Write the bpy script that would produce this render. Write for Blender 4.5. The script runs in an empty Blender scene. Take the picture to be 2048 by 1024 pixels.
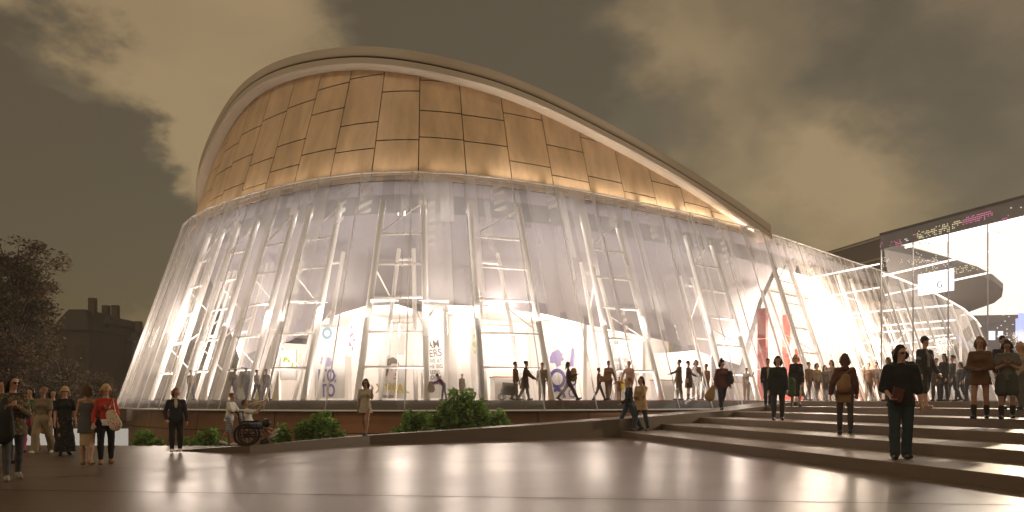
import bpy, math, random
import numpy as np
from mathutils import Vector, Matrix
random.seed(7); RNG = np.random.default_rng(7)
SC = bpy.context.scene
COL = SC.collection
R = math.radians
PI = math.pi
F, CX, HY, EYE = 1500.0, 1024.0, 802.5, 1.2      # focal in photo pixels, principal column, horizon row, eye height

def at(px, py, Y):
    return Vector(((px - CX) / F * Y, Y, EYE - (py - HY) / F * Y))

# ------------------------------------------------------------------ camera
cam = bpy.data.cameras.new("Camera"); camo = bpy.data.objects.new("Camera", cam); COL.objects.link(camo)
camo.location = (0, 0, EYE); camo.rotation_euler = (R(90), 0, 0)
cam.sensor_width = 36; cam.lens = 36 * F / 2048
cam.shift_y = (HY - 512) / 2048
cam.clip_end = 3000; cam.clip_start = 0.05
SC.camera = camo
SC.view_settings.view_transform = 'Standard'; SC.view_settings.look = 'None'
SC.view_settings.exposure = 0; SC.view_settings.gamma = 1
cy = SC.cycles
cy.use_denoising = True
try:
    cy.denoiser = 'OPENIMAGEDENOISE'
except Exception:
    pass
cy.max_bounces = 8; cy.diffuse_bounces = 3; cy.glossy_bounces = 3; cy.transmission_bounces = 4
cy.transparent_max_bounces = 24; cy.sample_clamp_indirect = 3; cy.sample_clamp_direct = 30
cy.caustics_reflective = False; cy.caustics_refractive = False
cy.use_adaptive_sampling = True; cy.adaptive_threshold = 0.02

# ------------------------------------------------------------------ objects and tags
def tag(o, label=None, cat=None, group=None, kind=None):
    if label: o["label"] = label
    if cat: o["category"] = cat
    if group: o["group"] = group
    if kind: o["kind"] = kind
    return o

def empty(name, loc=(0, 0, 0), rz=0):
    o = bpy.data.objects.new(name, None); COL.objects.link(o)
    o.location = loc; o.rotation_euler = (0, 0, rz); o.empty_display_size = 0.2
    return o

class MB:
    """collects faces and links them as one mesh object"""
    def __init__(s): s.v = []; s.f = []; s.m = []; s.sm = []
    def add(s, verts, faces, mi=0, smooth=False):
        b = len(s.v); s.v += [tuple(p) for p in verts]
        for f in faces:
            s.f.append([b + i for i in f]); s.m.append(mi); s.sm.append(smooth)
    def quad(s, a, b, c, d, mi=0): s.add([a, b, c, d], [(0, 1, 2, 3)], mi)
    def box(s, c, size, rot=None, mi=0):
        hx, hy, hz = size[0] / 2, size[1] / 2, size[2] / 2
        P = [Vector((x * hx, y * hy, z * hz)) for x in (-1, 1) for y in (-1, 1) for z in (-1, 1)]
        if rot is not None: P = [rot @ p for p in P]
        P = [p + Vector(c) for p in P]
        s.add(P, [(0, 1, 3, 2), (4, 6, 7, 5), (0, 4, 5, 1), (2, 3, 7, 6), (0, 2, 6, 4), (1, 5, 7, 3)], mi)
    def bar(s, a, b, w, t, up=(0, 0, 1), mi=0):
        a, b = Vector(a), Vector(b); d = (b - a); L = d.length; d.normalize(); u = Vector(up)
        x = d.cross(u)
        if x.length < 1e-4: x = d.cross(Vector((1, 0, 0)))
        x.normalize(); y = x.cross(d)
        rot = Matrix((x, d, y)).transposed()
        s.box((a + b) / 2, (w, L, t), rot, mi)
    def tube(s, pts, r, n=10, mi=0, cap=True, closed=False):
        pts = [Vector(p) for p in pts]; N = len(pts); rs = r if isinstance(r, (list, tuple)) else [r] * N
        V = []; prev = None
        for i, p in enumerate(pts):
            if closed: d = pts[(i + 1) % N] - pts[i - 1]
            else: d = pts[min(i + 1, N - 1)] - pts[max(i - 1, 0)]
            d.normalize()
            if prev is None:
                x = d.cross(Vector((0, 0, 1)))
                if x.length < 1e-3: x = d.cross(Vector((1, 0, 0)))
            else: x = prev - d * prev.dot(d)
            x.normalize(); prev = x; y = d.cross(x)
            for k in range(n):
                a = 2 * PI * k / n
                V.append(p + (x * math.cos(a) + y * math.sin(a)) * rs[i])
        Fc = []
        for i in range(N if closed else N - 1):
            j = (i + 1) % N
            for k in range(n):
                k2 = (k + 1) % n
                Fc.append((i * n + k, i * n + k2, j * n + k2, j * n + k))
        s.add(V, Fc, mi, True)
        if cap and not closed:
            s.add(V[:n][::-1], [tuple(range(n))], mi); s.add(V[-n:], [tuple(range(n))], mi)
    def lathe(s, prof, c=(0, 0, 0), n=24, mi=0, rot=None):
        V = []
        for r_, z in prof:
            for k in range(n):
                a = 2 * PI * k / n; p = Vector((r_ * math.cos(a), r_ * math.sin(a), z))
                if rot is not None: p = rot @ p
                V.append(p + Vector(c))
        Fc = [(i * n + k, i * n + (k + 1) % n, (i + 1) * n + (k + 1) % n, (i + 1) * n + k) for i in range(len(prof) - 1) for k in range(n)]
        s.add(V, Fc, mi, True)
    def prism(s, poly, z0, z1, mi=0):
        n = len(poly)
        zs0 = z0 if isinstance(z0, (list, tuple)) else [z0] * n
        zs1 = z1 if isinstance(z1, (list, tuple)) else [z1] * n
        V = [(p[0], p[1], zs0[i]) for i, p in enumerate(poly)] + [(p[0], p[1], zs1[i]) for i, p in enumerate(poly)]
        Fc = [tuple(range(n))[::-1], tuple(range(n, 2 * n))] + [(i, (i + 1) % n, n + (i + 1) % n, n + i) for i in range(n)]
        s.add(V, Fc, mi)
    def build(s, name, mats, parent=None, loc=None):
        me = bpy.data.meshes.new(name)
        me.from_pydata([tuple(p) for p in s.v], [], s.f)
        mats = mats if isinstance(mats, (list, tuple)) else [mats]
        for m in mats: me.materials.append(m)
        me.polygons.foreach_set("material_index", s.m); me.polygons.foreach_set("use_smooth", s.sm)
        me.update()
        o = bpy.data.objects.new(name, me); COL.objects.link(o)
        if parent is not None: o.parent = parent
        if loc is not None: o.location = loc
        return o

# ------------------------------------------------------------------ materials
def nodes(name):
    m = bpy.data.materials.new(name); m.use_nodes = True
    nt = m.node_tree; nt.nodes.clear()
    out = nt.nodes.new("ShaderNodeOutputMaterial")
    return m, nt, out
def N(nt, kind, **kw):
    n = nt.nodes.new(kind)
    for k, v in kw.items():
        if k in n.inputs: n.inputs[k].default_value = v
        else: setattr(n, k, v)
    return n
def L(nt, a, b): nt.links.new(a, b)

def mix_col(nt, fac, a, b, blend='MIX'):
    n = nt.nodes.new("ShaderNodeMix"); n.data_type = 'RGBA'; n.blend_type = blend
    for sock, val in ((n.inputs[0], fac), (n.inputs[6], a), (n.inputs[7], b)):
        if isinstance(val, (int, float)): sock.default_value = val
        elif isinstance(val, (tuple, list)): sock.default_value = (*val[:3], 1)
        else: L(nt, val, sock)
    return n.outputs[2]

def solid(name, col, rough=0.6, metal=0.0, var=0.15, scale=6.0, bump=0.0, stretch=None, spec=0.5, island=0.0, sheen=0.0):
    m, nt, out = nodes(name)
    bs = N(nt, "ShaderNodeBsdfPrincipled"); bs.inputs["Roughness"].default_value = rough
    bs.inputs["Metallic"].default_value = metal; bs.inputs["Specular IOR Level"].default_value = spec
    tc = N(nt, "ShaderNodeTexCoord"); vec = tc.outputs["Object"]
    if stretch:
        mp = N(nt, "ShaderNodeMapping"); mp.inputs["Scale"].default_value = stretch; L(nt, vec, mp.inputs[0]); vec = mp.outputs[0]
    nz = N(nt, "ShaderNodeTexNoise", Scale=scale, Detail=5.0, Roughness=0.6); L(nt, vec, nz.inputs["Vector"])
    c = mix_col(nt, nz.outputs["Fac"], [x * (1 - var) for x in col], [min(1, x * (1 + var)) for x in col])
    if island:
        g = N(nt, "ShaderNodeNewGeometry")
        c = mix_col(nt, g.outputs["Random Per Island"], [x * (1 - island) for x in col], [min(1, x * (1 + island)) for x in col])
        c2 = mix_col(nt, nz.outputs["Fac"], (1 - var,) * 3, (1 + var,) * 3)
        c = mix_col(nt, 1.0, c, c2, 'MULTIPLY')
    L(nt, c, bs.inputs["Base Color"])
    if bump:
        b = N(nt, "ShaderNodeBump", Strength=bump, Distance=0.02); L(nt, nz.outputs["Fac"], b.inputs["Height"]); L(nt, b.outputs[0], bs.inputs["Normal"])
    L(nt, bs.outputs[0], out.inputs[0])
    return m

def emit(name, col, s):
    m, nt, out = nodes(name)
    e = N(nt, "ShaderNodeEmission"); e.inputs[0].default_value = (*col, 1); e.inputs[1].default_value = s
    L(nt, e.outputs[0], out.inputs[0]); return m

def veil(name, opac, col, gloss=0.06, hatch=False):
    """architectural glass with a white frit: part see-through, part light-scattering"""
    m, nt, out = nodes(name)
    tr = N(nt, "ShaderNodeBsdfTransparent"); tr.inputs[0].default_value = (0.95, 0.955, 0.95, 1)
    df = N(nt, "ShaderNodeBsdfDiffuse"); df.inputs[0].default_value = (*col, 1)
    tl = N(nt, "ShaderNodeBsdfTranslucent"); tl.inputs[0].default_value = (*col, 1)
    ms = N(nt, "ShaderNodeMixShader"); ms.inputs[0].default_value = 0.62; L(nt, df.outputs[0], ms.inputs[1]); L(nt, tl.outputs[0], ms.inputs[2])
    mv = N(nt, "ShaderNodeMixShader"); L(nt, tr.outputs[0], mv.inputs[1]); L(nt, ms.outputs[0], mv.inputs[2])
    tc = N(nt, "ShaderNodeTexCoord")
    if hatch:
        mp = N(nt, "ShaderNodeMapping"); mp.inputs["Rotation"].default_value = (0, R(28), 0); L(nt, tc.outputs["Object"], mp.inputs[0])
        w = N(nt, "ShaderNodeTexWave", Scale=0.9); w.bands_direction = 'Z'; L(nt, mp.outputs[0], w.inputs["Vector"])
        mr = N(nt, "ShaderNodeMapRange"); mr.inputs[1].default_value = 0.45; mr.inputs[2].default_value = 0.6
        mr.inputs[3].default_value = opac * 0.35; mr.inputs[4].default_value = min(1, opac * 1.8)
        L(nt, w.outputs["Fac"], mr.inputs[0]); L(nt, mr.outputs[0], mv.inputs[0])
    else:
        nz = N(nt, "ShaderNodeTexNoise", Scale=0.6, Detail=3.0); mp = N(nt, "ShaderNodeMapping"); mp.inputs["Scale"].default_value = (2.5, 2.5, 0.25)
        L(nt, tc.outputs["Object"], mp.inputs[0]); L(nt, mp.outputs[0], nz.inputs["Vector"])
        mr = N(nt, "ShaderNodeMapRange"); mr.inputs[1].default_value = 0.3; mr.inputs[2].default_value = 0.7
        mr.inputs[3].default_value = opac * 0.93; mr.inputs[4].default_value = opac * 1.07
        L(nt, nz.outputs["Fac"], mr.inputs[0]); L(nt, mr.outputs[0], mv.inputs[0])
    gl = N(nt, "ShaderNodeBsdfGlossy"); gl.inputs["Roughness"].default_value = 0.04; gl.inputs[0].default_value = (0.9, 0.9, 0.9, 1)
    fr = N(nt, "ShaderNodeFresnel", IOR=1.35)
    mul = N(nt, "ShaderNodeMath", operation='MULTIPLY'); mul.inputs[1].default_value = gloss * 10; L(nt, fr.outputs[0], mul.inputs[0])
    mg = N(nt, "ShaderNodeMixShader"); L(nt, mul.outputs[0], mg.inputs[0]); L(nt, mv.outputs[0], mg.inputs[1]); L(nt, gl.outputs[0], mg.inputs[2])
    L(nt, mg.outputs[0], out.inputs[0])
    return m

M = {}
M['steel'] = solid('white_steel', (0.88, 0.86, 0.84), 0.4, 0, 0.05)
M['rim'] = solid('roof_rim', (0.50, 0.425, 0.335), 0.6, 0, 0.08, 0.4)
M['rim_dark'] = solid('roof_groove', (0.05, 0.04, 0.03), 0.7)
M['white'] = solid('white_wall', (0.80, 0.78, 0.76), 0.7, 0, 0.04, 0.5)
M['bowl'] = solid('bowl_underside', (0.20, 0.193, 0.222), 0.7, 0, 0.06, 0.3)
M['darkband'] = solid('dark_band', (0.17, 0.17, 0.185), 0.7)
M['dark'] = solid('dark_metal', (0.035, 0.03, 0.028), 0.45)
M['slab'] = solid('slab_edge', (0.10, 0.075, 0.055), 0.5)
M['floor_in'] = solid('lobby_floor', (0.45, 0.40, 0.35), 0.25)
M['red'] = solid('red_panel', (0.42, 0.03, 0.02), 0.5)
M['redstrip'] = solid('red_carpet', (0.55, 0.10, 0.045), 0.7)
M['timber'] = solid('timber', (0.34, 0.18, 0.075), 0.5, 0, 0.35, 3, stretch=(4, 4, 0.5), island=0.35)
M['g_clear'] = veil('glass_clear', 0.215, (0.88, 0.86, 0.84))
M['g_light'] = veil('glass_light_frit', 0.26, (0.88, 0.86, 0.84))
M['g_frost'] = veil('glass_dense_frit', 0.32, (0.90, 0.88, 0.86))
M['g_hatch'] = veil('glass_hatched', 0.30, (0.85, 0.83, 0.80), hatch=True)
M['g_grey'] = veil('glass_grey', 0.34, (0.24, 0.23, 0.24))
M['g_fin'] = veil('glass_fin', 0.25, (0.92, 0.90, 0.88))
M['mull'] = solid('mullion_grey', (0.22, 0.20, 0.19), 0.4, .4)
M['g_mull'] = veil('mullion_glass', 0.8, (0.92, 0.90, 0.88))
M['g_low'] = veil('glass_low_clear', 0.09, (0.88, 0.86, 0.84))
M['g_plain'] = veil('glass_plain', 0.03, (0.8, 0.8, 0.8), gloss=0.08)
# ------------------------------------------------------------------ sky and sun
W = bpy.data.worlds.new("World"); SC.world = W; W.use_nodes = True
nt = W.node_tree; nt.nodes.clear()
wo = nt.nodes.new("ShaderNodeOutputWorld"); bg = nt.nodes.new("ShaderNodeBackground"); L(nt, bg.outputs[0], wo.inputs[0])
tc = N(nt, "ShaderNodeTexCoord")
nrm = N(nt, "ShaderNodeVectorMath", operation='NORMALIZE'); L(nt, tc.outputs["Generated"], nrm.inputs[0])
mp = N(nt, "ShaderNodeMapping"); mp.inputs["Scale"].default_value = (1.0, 1.0, 1.7); mp.inputs["Location"].default_value = (3.1, 0.4, 1.2); L(nt, nrm.outputs[0], mp.inputs[0])
n1 = N(nt, "ShaderNodeTexNoise", Scale=2.4, Detail=7.0, Roughness=0.5, Distortion=0.2); L(nt, mp.outputs[0], n1.inputs["Vector"])
n2 = N(nt, "ShaderNodeTexNoise", Scale=7.0, Detail=6.0, Roughness=0.6); L(nt, mp.outputs[0], n2.inputs["Vector"])
# billowing offset of the look-up direction, so cloud edges are ragged
off = N(nt, "ShaderNodeVectorMath", operation='SUBTRACT'); L(nt, n2.outputs["Color"], off.inputs[0]); off.inputs[1].default_value = (0.5, 0.5, 0.5)
offs = N(nt, "ShaderNodeVectorMath", operation='SCALE'); L(nt, off.outputs[0], offs.inputs[0]); offs.inputs["Scale"].default_value = 0.22
pd = N(nt, "ShaderNodeVectorMath", operation='ADD'); L(nt, nrm.outputs[0], pd.inputs[0]); L(nt, offs.outputs[0], pd.inputs[1])
pn = N(nt, "ShaderNodeVectorMath", operation='NORMALIZE'); L(nt, pd.outputs[0], pn.inputs[0])
acc = None
def addv(a, b):
    m_ = N(nt, "ShaderNodeMath", operation='ADD'); L(nt, a, m_.inputs[0])
    if isinstance(b, float): m_.inputs[1].default_value = b
    else: L(nt, b, m_.inputs[1])
    return m_.outputs[0]
# cloud banks: direction, angular radius (deg), weight (dark > 0, bright < 0), softness
for (px, py, rad, wgt, soft) in [(20, 300, 10, .75, .30), (150, 420, 9.0, .75, .3), (180, 640, 13, .62, .6), (330, 500, 6, .22, .6), (20, 160, 4.5, .20, .6),
                                 (310, 330, 7, -.36, .9), (300, 690, 7, -.22, 1), (1720, 420, 9, -.25, 1), (250, 40, 18, -.30, 1), (430, 330, 6, -.12, .8),
                                 (980, 80, 13, .65, .6), (800, 30, 7, .28, .7), (1250, 240, 8, .30, .8), (1420, 380, 9, .32, .8), (1650, 100, 8, .42, .7), (1290, 60, 5, -.15, .8),
                                 (1560, 230, 10, -.3, .9), (1750, 330, 8, -.20, .9), (1960, 300, 8, .40, .8), (1900, 60, 9, .3, .8), (2000, 440, 6, .15, .8)]:
    d = Vector(((px - CX) / F, 1, (HY - py) / F)).normalized()
    dt = N(nt, "ShaderNodeVectorMath", operation='DOT_PRODUCT'); L(nt, pn.outputs[0], dt.inputs[0]); dt.inputs[1].default_value = d
    mr = N(nt, "ShaderNodeMapRange", interpolation_type='SMOOTHSTEP')
    mr.inputs[1].default_value = math.cos(R(rad)); mr.inputs[2].default_value = math.cos(R(rad * (1 - soft))) if soft < 1 else 1.0
    mr.inputs[3].default_value = 0; mr.inputs[4].default_value = wgt * 1.0
    L(nt, dt.outputs["Value"], mr.inputs[0])
    acc = mr.outputs[0] if acc is None else addv(acc, mr.outputs[0])
nsc = N(nt, "ShaderNodeMath", operation='MULTIPLY_ADD'); L(nt, n1.outputs["Fac"], nsc.inputs[0]); nsc.inputs[1].default_value = 0.95; nsc.inputs[2].default_value = -0.10
dens = addv(nsc.outputs[0], acc)
rp = N(nt, "ShaderNodeValToRGB"); L(nt, dens, rp.inputs[0])
cr = rp.color_ramp
cr.elements[0].position = 0.0; cr.elements[0].color = (0.315, 0.218, 0.110, 1)
cr.elements[1].position = 1.0; cr.elements[1].color = (0.088, 0.062, 0.032, 1)
for pos, c in ((0.3, (0.24, 0.166, 0.082)), (0.55, (0.17, 0.118, 0.058)), (0.78, (0.115, 0.084, 0.045))):
    e = cr.elements.new(pos); e.color = (*c, 1)
# faint dusk glow from the physical sky, sun just under the horizon
sky = N(nt, "ShaderNodeTexSky", sky_type='NISHITA'); sky.sun_disc = False
sky.sun_elevation = R(2); sky.sun_rotation = R(205)
mm = nt.nodes.new("ShaderNodeMix"); mm.data_type = 'RGBA'; mm.blend_type = 'ADD'; mm.inputs[0].default_value = 0.02
L(nt, rp.outputs[0], mm.inputs[6]); L(nt, sky.outputs[0], mm.inputs[7])
L(nt, mm.outputs[2], bg.inputs[0]); bg.inputs[1].default_value = 1.03

sun = bpy.data.lights.new("Sun", 'SUN'); so = bpy.data.objects.new("Sun", sun); COL.objects.link(so)
sun.energy = 0.36; sun.angle = R(12); sun.color = (1.0, 0.86, 0.68)
so.rotation_euler = (R(52), 0, R(-38))

def lamp(name, loc, watt, col=(1, 0.86, 0.7), radius=0.15, parent=None):
    l = bpy.data.lights.new(name, 'POINT'); l.energy = watt; l.color = col; l.shadow_soft_size = radius
    o = bpy.data.objects.new(name, l); COL.objects.link(o); o.location = loc
    if parent is not None: o.parent = parent
    return o
def area(name, loc, target, watt, sx, sy, col=(1, 0.86, 0.7), spread=180):
    l = bpy.data.lights.new(name, 'AREA'); l.energy = watt; l.color = col; l.shape = 'RECTANGLE'; l.size = sx; l.size_y = sy
    l.spread = R(spread)
    o = bpy.data.objects.new(name, l); COL.objects.link(o); o.location = loc
    o.rotation_euler = (Vector(target) - Vector(loc)).to_track_quat('-Z', 'Y').to_euler()
    return o
# ------------------------------------------------------------------ plan curve of the drum (top edge of its glass skirt)
ZG = 11.2          # top of the glass
FL = 1.24          # lobby floor
CTRL = [(-4, 79), (-14, 67), (-19.3, 57), (-21.0, 50.5), (-19.9, 45), (-16.9, 40.2), (-12.2, 35.9), (-8.2, 33.5), (-4.9, 32.7), (-1.6, 33.3), (2.3, 35.1), (7, 38.2), (11.9, 41.8),
        (16.3, 45.7), (23.6, 53), (34.0, 63.5), (52.5, 85.2), (63, 98), (66, 106), (58, 112), (40, 108), (14, 92)]
def catmull(P, step=0.25):
    P = [np.array(p, float) for p in P]; out = []; n = len(P)
    for i in range(n):
        p0, p1, p2, p3 = P[i - 1], P[i], P[(i + 1) % n], P[(i + 2) % n]
        m = max(4, int(np.linalg.norm(p2 - p1) / 0.1))
        for k in range(m):
            t = k / m
            out.append(0.5 * ((2 * p1) + (-p0 + p2) * t + (2 * p0 - 5 * p1 + 4 * p2 - p3) * t * t + (-p0 + 3 * p1 - 3 * p2 + p3) * t ** 3))
    out = np.array(out)
    for _ in range(90): out = (np.roll(out, 1, 0) + out * 2 + np.roll(out, -1, 0)) / 4
    d = np.linalg.norm(np.roll(out, -1, 0) - out, axis=1); s = np.concatenate([[0], np.cumsum(d)])
    T = s[-1]; n = int(T / step); q = np.linspace(0, T, n, endpoint=False)
    x = np.interp(q, s, np.append(out[:, 0], out[0, 0])); y = np.interp(q, s, np.append(out[:, 1], out[0, 1]))
    return np.stack([x, y], 1), T
CUR, TL = catmull(CTRL)
NC = len(CUR); DS = TL / NC
tg = np.roll(CUR, -1, 0) - np.roll(CUR, 1, 0); tg /= np.linalg.norm(tg, axis=1)[:, None]
NRM = np.stack([tg[:, 1], -tg[:, 0]], 1)                # outward normal (curve runs anticlockwise)
cen = CUR.mean(0)
if np.mean(((CUR - cen) * NRM).sum(1)) < 0: NRM = -NRM
for _ in range(30): NRM = (np.roll(NRM, 1, 0) + NRM * 2 + np.roll(NRM, -1, 0)) / 4
NRM /= np.linalg.norm(NRM, axis=1)[:, None]
def cv(s, off=0.0):
    i = (s / DS) % NC; a = int(i); b = (a + 1) % NC; t = i - a; a %= NC
    n = NRM[a] * (1 - t) + NRM[b] * t; p = CUR[a] * (1 - t) + CUR[b] * t
    return p + n * off
def nv(s):
    a = int(round(s / DS)) % NC; return Vector((NRM[a][0], NRM[a][1], 0))
def P3(s, off, z):
    p = cv(s, off); return Vector((p[0], p[1], z))
S_OF = {}
def s_at(px, off=0.0):
    """arc position where the sight line through photo column px meets the offset curve, near side"""
    k = (px - CX) / F; best = None
    Q = CUR + NRM * off; g = Q[:, 0] - k * Q[:, 1]
    for i in range(NC):
        j = (i + 1) % NC
        if g[i] * g[j] <= 0 and g[i] != g[j]:
            t = g[i] / (g[i] - g[j]); y = Q[i][1] * (1 - t) + Q[j][1] * t
            if best is None or y < best[0]: best = (y, (i + t) * DS)
    if best: return best[1]
    rr = np.abs(Q[:, 0] / Q[:, 1] - k) + (Q[:, 1] > 75); return float(np.argmin(rr) * DS)
S_L = s_at(362); S_N = s_at(800); S_R = s_at(1945)
if S_R < S_L: raise RuntimeError("curve direction")
SKIRT = 3.4
def g_off(z): return SKIRT * (ZG - z) / (ZG - 0.85)      # the glass leans: offset at height z
# ------------------------------------------------------------------ ground, plaza, ramp, stairs
def stone(name, col, rough, var, scale, rvar=0.1, spec=0.5, bump=0.05):
    m, nt, out = nodes(name)
    bs = N(nt, "ShaderNodeBsdfPrincipled"); bs.inputs["Specular IOR Level"].default_value = spec
    tc = N(nt, "ShaderNodeTexCoord")
    n1 = N(nt, "ShaderNodeTexNoise", Scale=scale, Detail=8.0, Roughness=0.65); L(nt, tc.outputs["Object"], n1.inputs["Vector"])
    n2 = N(nt, "ShaderNodeTexNoise", Scale=scale * 0.12, Detail=4.0); L(nt, tc.outputs["Object"], n2.inputs["Vector"])
    n3 = N(nt, "ShaderNodeTexNoise", Scale=scale * 14, Detail=2.0); L(nt, tc.outputs["Object"], n3.inputs["Vector"])
    c = mix_col(nt, n1.outputs["Fac"], [x * (1 - var) for x in col], [x * (1 + var) for x in col])
    c = mix_col(nt, n2.outputs["Fac"], c, [x * 0.8 for x in col])
    L(nt, c, bs.inputs["Base Color"])
    mr = N(nt, "ShaderNodeMapRange"); mr.inputs[1].default_value = 0.3; mr.inputs[2].default_value = 0.7; mr.inputs[3].default_value = rough - rvar; mr.inputs[4].default_value = rough + rvar
    L(nt, n2.outputs["Fac"], mr.inputs[0]); L(nt, mr.outputs[0], bs.inputs["Roughness"])
    b = N(nt, "ShaderNodeBump", Strength=bump, Distance=0.01); L(nt, n3.outputs["Fac"], b.inputs["Height"]); L(nt, b.outputs[0], bs.inputs["Normal"])
    L(nt, bs.outputs[0], out.inputs[0]); return m
M['plaza'] = stone('polished_plaza', (0.14, 0.095, 0.068), 0.33, 0.3, 1.3, 0.07, 0.6, 0.02)
M['step'] = stone('step_stone', (0.175, 0.122, 0.08), 0.5, 0.15, 3, 0.1, 0.4)
M['rampm'] = stone('ramp_stone', (0.13, 0.092, 0.06), 0.5, 0.15, 2.5, 0.1, 0.4)
M['earth'] = stone('lower_ground', (0.055, 0.043, 0.03), 0.9, 0.3, 1.0, 0.05, 0.2)
M['joint'] = solid('joint', (0.028, 0.02, 0.016), 0.6)
M['jointl'] = solid('pale_joint', (0.30, 0.20, 0.12), 0.4)

LOW = -1.15
b = MB(); b.quad((-900, -300, LOW), (900, -300, LOW), (900, 1800, LOW), (-900, 1800, LOW)); tag(b.build('ground', M['earth']), kind='structure')

def corner(k): return Vector((3.64 + 1.65 * k, 25.2 + 1.25 * k, 0))
ND = Vector((0.98, 0.2, 0)).normalized(); ED = Vector((0.2, -0.98, 0)).normalized()
RISE = 0.2
# ramp front line, photo-matched plan points with their heights
RP = [(-8.35, 18.1, 0.0), (-6.08, 17.4, 0.17), (-3.94, 20.8, 0.25), (0.1, 23.1, 0.43), (3.64, 25.2, 0.6), (8.6, 28.95, 0.86), (12.2, 31.7, 1.2)]
RB = [(-9.3, 20.3, 0.0), (-6.9, 19.6, 0.17), (-4.9, 22.6, 0.25), (-0.85, 24.9, 0.43), (2.6, 26.9, 0.6), (7.6, 30.6, 0.86), (11.3, 33.2, 1.2)]
RB = [(x, y, z if i == 0 or i == len(RB) - 1 else EYE - (EYE - RP[i][2]) * y / RP[i][1] - 0.01) for i, (x, y, z) in enumerate(RB)]
# plaza: raised paving, its back edge stops at the ramp and, far left, at a drop to the lower street
pl = [(-45, -14), (30, -14), (30, 12)] + [(corner(0).x + 14 * ED.x, corner(0).y + 14 * ED.y)] + [(3.64, 25.2), (0.1, 23.1), (-3.94, 20.8), (-6.08, 17.5), (-9.3, 20.25), (-26, 21.2), (-45, 22)]
b = MB(); b.prism(pl, LOW - 0.2, 0.0); tag(b.build('plaza', M['plaza']), kind='structure')
def strip(name, pts, w, mat, z=0.004):
    b = MB()
    for a, c in zip(pts[:-1], pts[1:]):
        a = Vector((*a, z)); c = Vector((*c, z)); d = (c - a).normalized(); n = Vector((-d.y, d.x, 0)) * w / 2
        b.quad(a - n, c - n, c + n, a + n)
    return tag(b.build(name, mat), kind='structure')
def gp(px, py): p = at(px, py, EYE * F / (py - HY)); return (p.x, p.y)
strip('paving_joint', [gp(-500, 971), gp(0, 980), gp(2048, 1010.5), gp(2500, 1017)], 0.035, M['joint'])
strip('paving_joint', [gp(120, 953), gp(330, 942), gp(620, 925)], 0.09, M['jointl'], 0.006)
strip('paving_joint', [gp(-300, 930), gp(0, 934), gp(330, 938)], 0.025, M['joint'], 0.008)

# ramp
b = MB()
for i in range(len(RP) - 1):
    f0, f1, k0, k1 = RP[i], RP[i + 1], RB[i], RB[i + 1]
    b.quad((f0[0], f0[1], f0[2]), (f1[0], f1[1], f1[2]), (k1[0], k1[1], k1[2]), (k0[0], k0[1], k0[2]))
    b.quad((f0[0], f0[1], LOW), (f1[0], f1[1], LOW), (f1[0], f1[1], f1[2]), (f0[0], f0[1], f0[2]))
    b.quad((k1[0], k1[1], LOW), (k0[0], k0[1], LOW), (k0[0], k0[1], k0[2]), (k1[0], k1[1], k1[2]))
tag(b.build('ramp', M['rampm']), kind='structure')

# stairs: six wide steps rising away to the platform, each its own slab course
for k in range(6):
    a = corner(k); e = a + ED * 27
    c = corner(k + 1) if k < 5 else corner(5)
    nx = corner(k + 1); e2 = nx + ED * 27
    z = RISE * (k + 1)
    b = MB()
    if k < 5:
        poly = [(a.x, a.y), (e.x, e.y), (e2.x + ND.x * 0.3, e2.y), (nx.x + ND.x * 0.3, nx.y)]
        b.prism(poly, -0.05, z)
    else:
        poly = [(a.x, a.y), (e.x, e.y), (40, 4), (60, 30), (60, 72), (44, 72), (30, 52), (15, 35.5), (12.0, 32.5)]
        b.prism(poly, -0.05, z)
    o = b.build('step' if k < 5 else 'platform', M['step'])
    bv = o.modifiers.new('bev', 'BEVEL'); bv.width = 0.012; bv.segments = 2; bv.limit_method = 'ANGLE'
    tag(o, kind='structure')
# ------------------------------------------------------------------ the drum: one building, its parts as children
def bronze(name):
    m, nt, out = nodes(name)
    bs = N(nt, "ShaderNodeBsdfPrincipled"); bs.inputs["Metallic"].default_value = 0.1; bs.inputs["Roughness"].default_value = 0.5
    tc = N(nt, "ShaderNodeTexCoord"); g = N(nt, "ShaderNodeNewGeometry")
    mp = N(nt, "ShaderNodeMapping"); mp.inputs["Scale"].default_value = (0.9, 0.9, 0.12); L(nt, tc.outputs["Object"], mp.inputs[0])
    n1 = N(nt, "ShaderNodeTexNoise", Scale=1.4, Detail=5.0, Roughness=0.6); L(nt, mp.outputs[0], n1.inputs["Vector"])
    n2 = N(nt, "ShaderNodeTexNoise", Scale=0.35, Detail=4.0); L(nt, tc.outputs["Object"], n2.inputs["Vector"])
    c = mix_col(nt, g.outputs["Random Per Island"], (0.70, 0.48, 0.27), (0.82, 0.60, 0.38))
    c = mix_col(nt, n2.outputs["Fac"], c, (0.76, 0.55, 0.37))
    mr = N(nt, "ShaderNodeMapRange"); mr.inputs[1].default_value = 0.3; mr.inputs[2].default_value = 0.75; mr.inputs[3].default_value = 0.75; mr.inputs[4].default_value = 1.2
    L(nt, n1.outputs["Fac"], mr.inputs[0])
    cc = N(nt, "ShaderNodeCombineColor")
    for i in range(3): L(nt, mr.outputs[0], cc.inputs[i])
    c = mix_col(nt, 1.0, c, cc.outputs[0], 'MULTIPLY'); L(nt, c, bs.inputs["Base Color"])
    b = N(nt, "ShaderNodeBump", Strength=0.12, Distance=0.05); L(nt, n2.outputs["Fac"], b.inputs["Height"]); L(nt, b.outputs[0], bs.inputs["Normal"])
    L(nt, bs.outputs[0], out.inputs[0]); return m
M['bronze'] = bronze('bronze_cladding')
M['copper'] = solid('copper_plinth', (0.24, 0.12, 0.065), 0.28, 0.45, 0.25, 1.2, stretch=(1, 1, .3), island=0.15)

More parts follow.
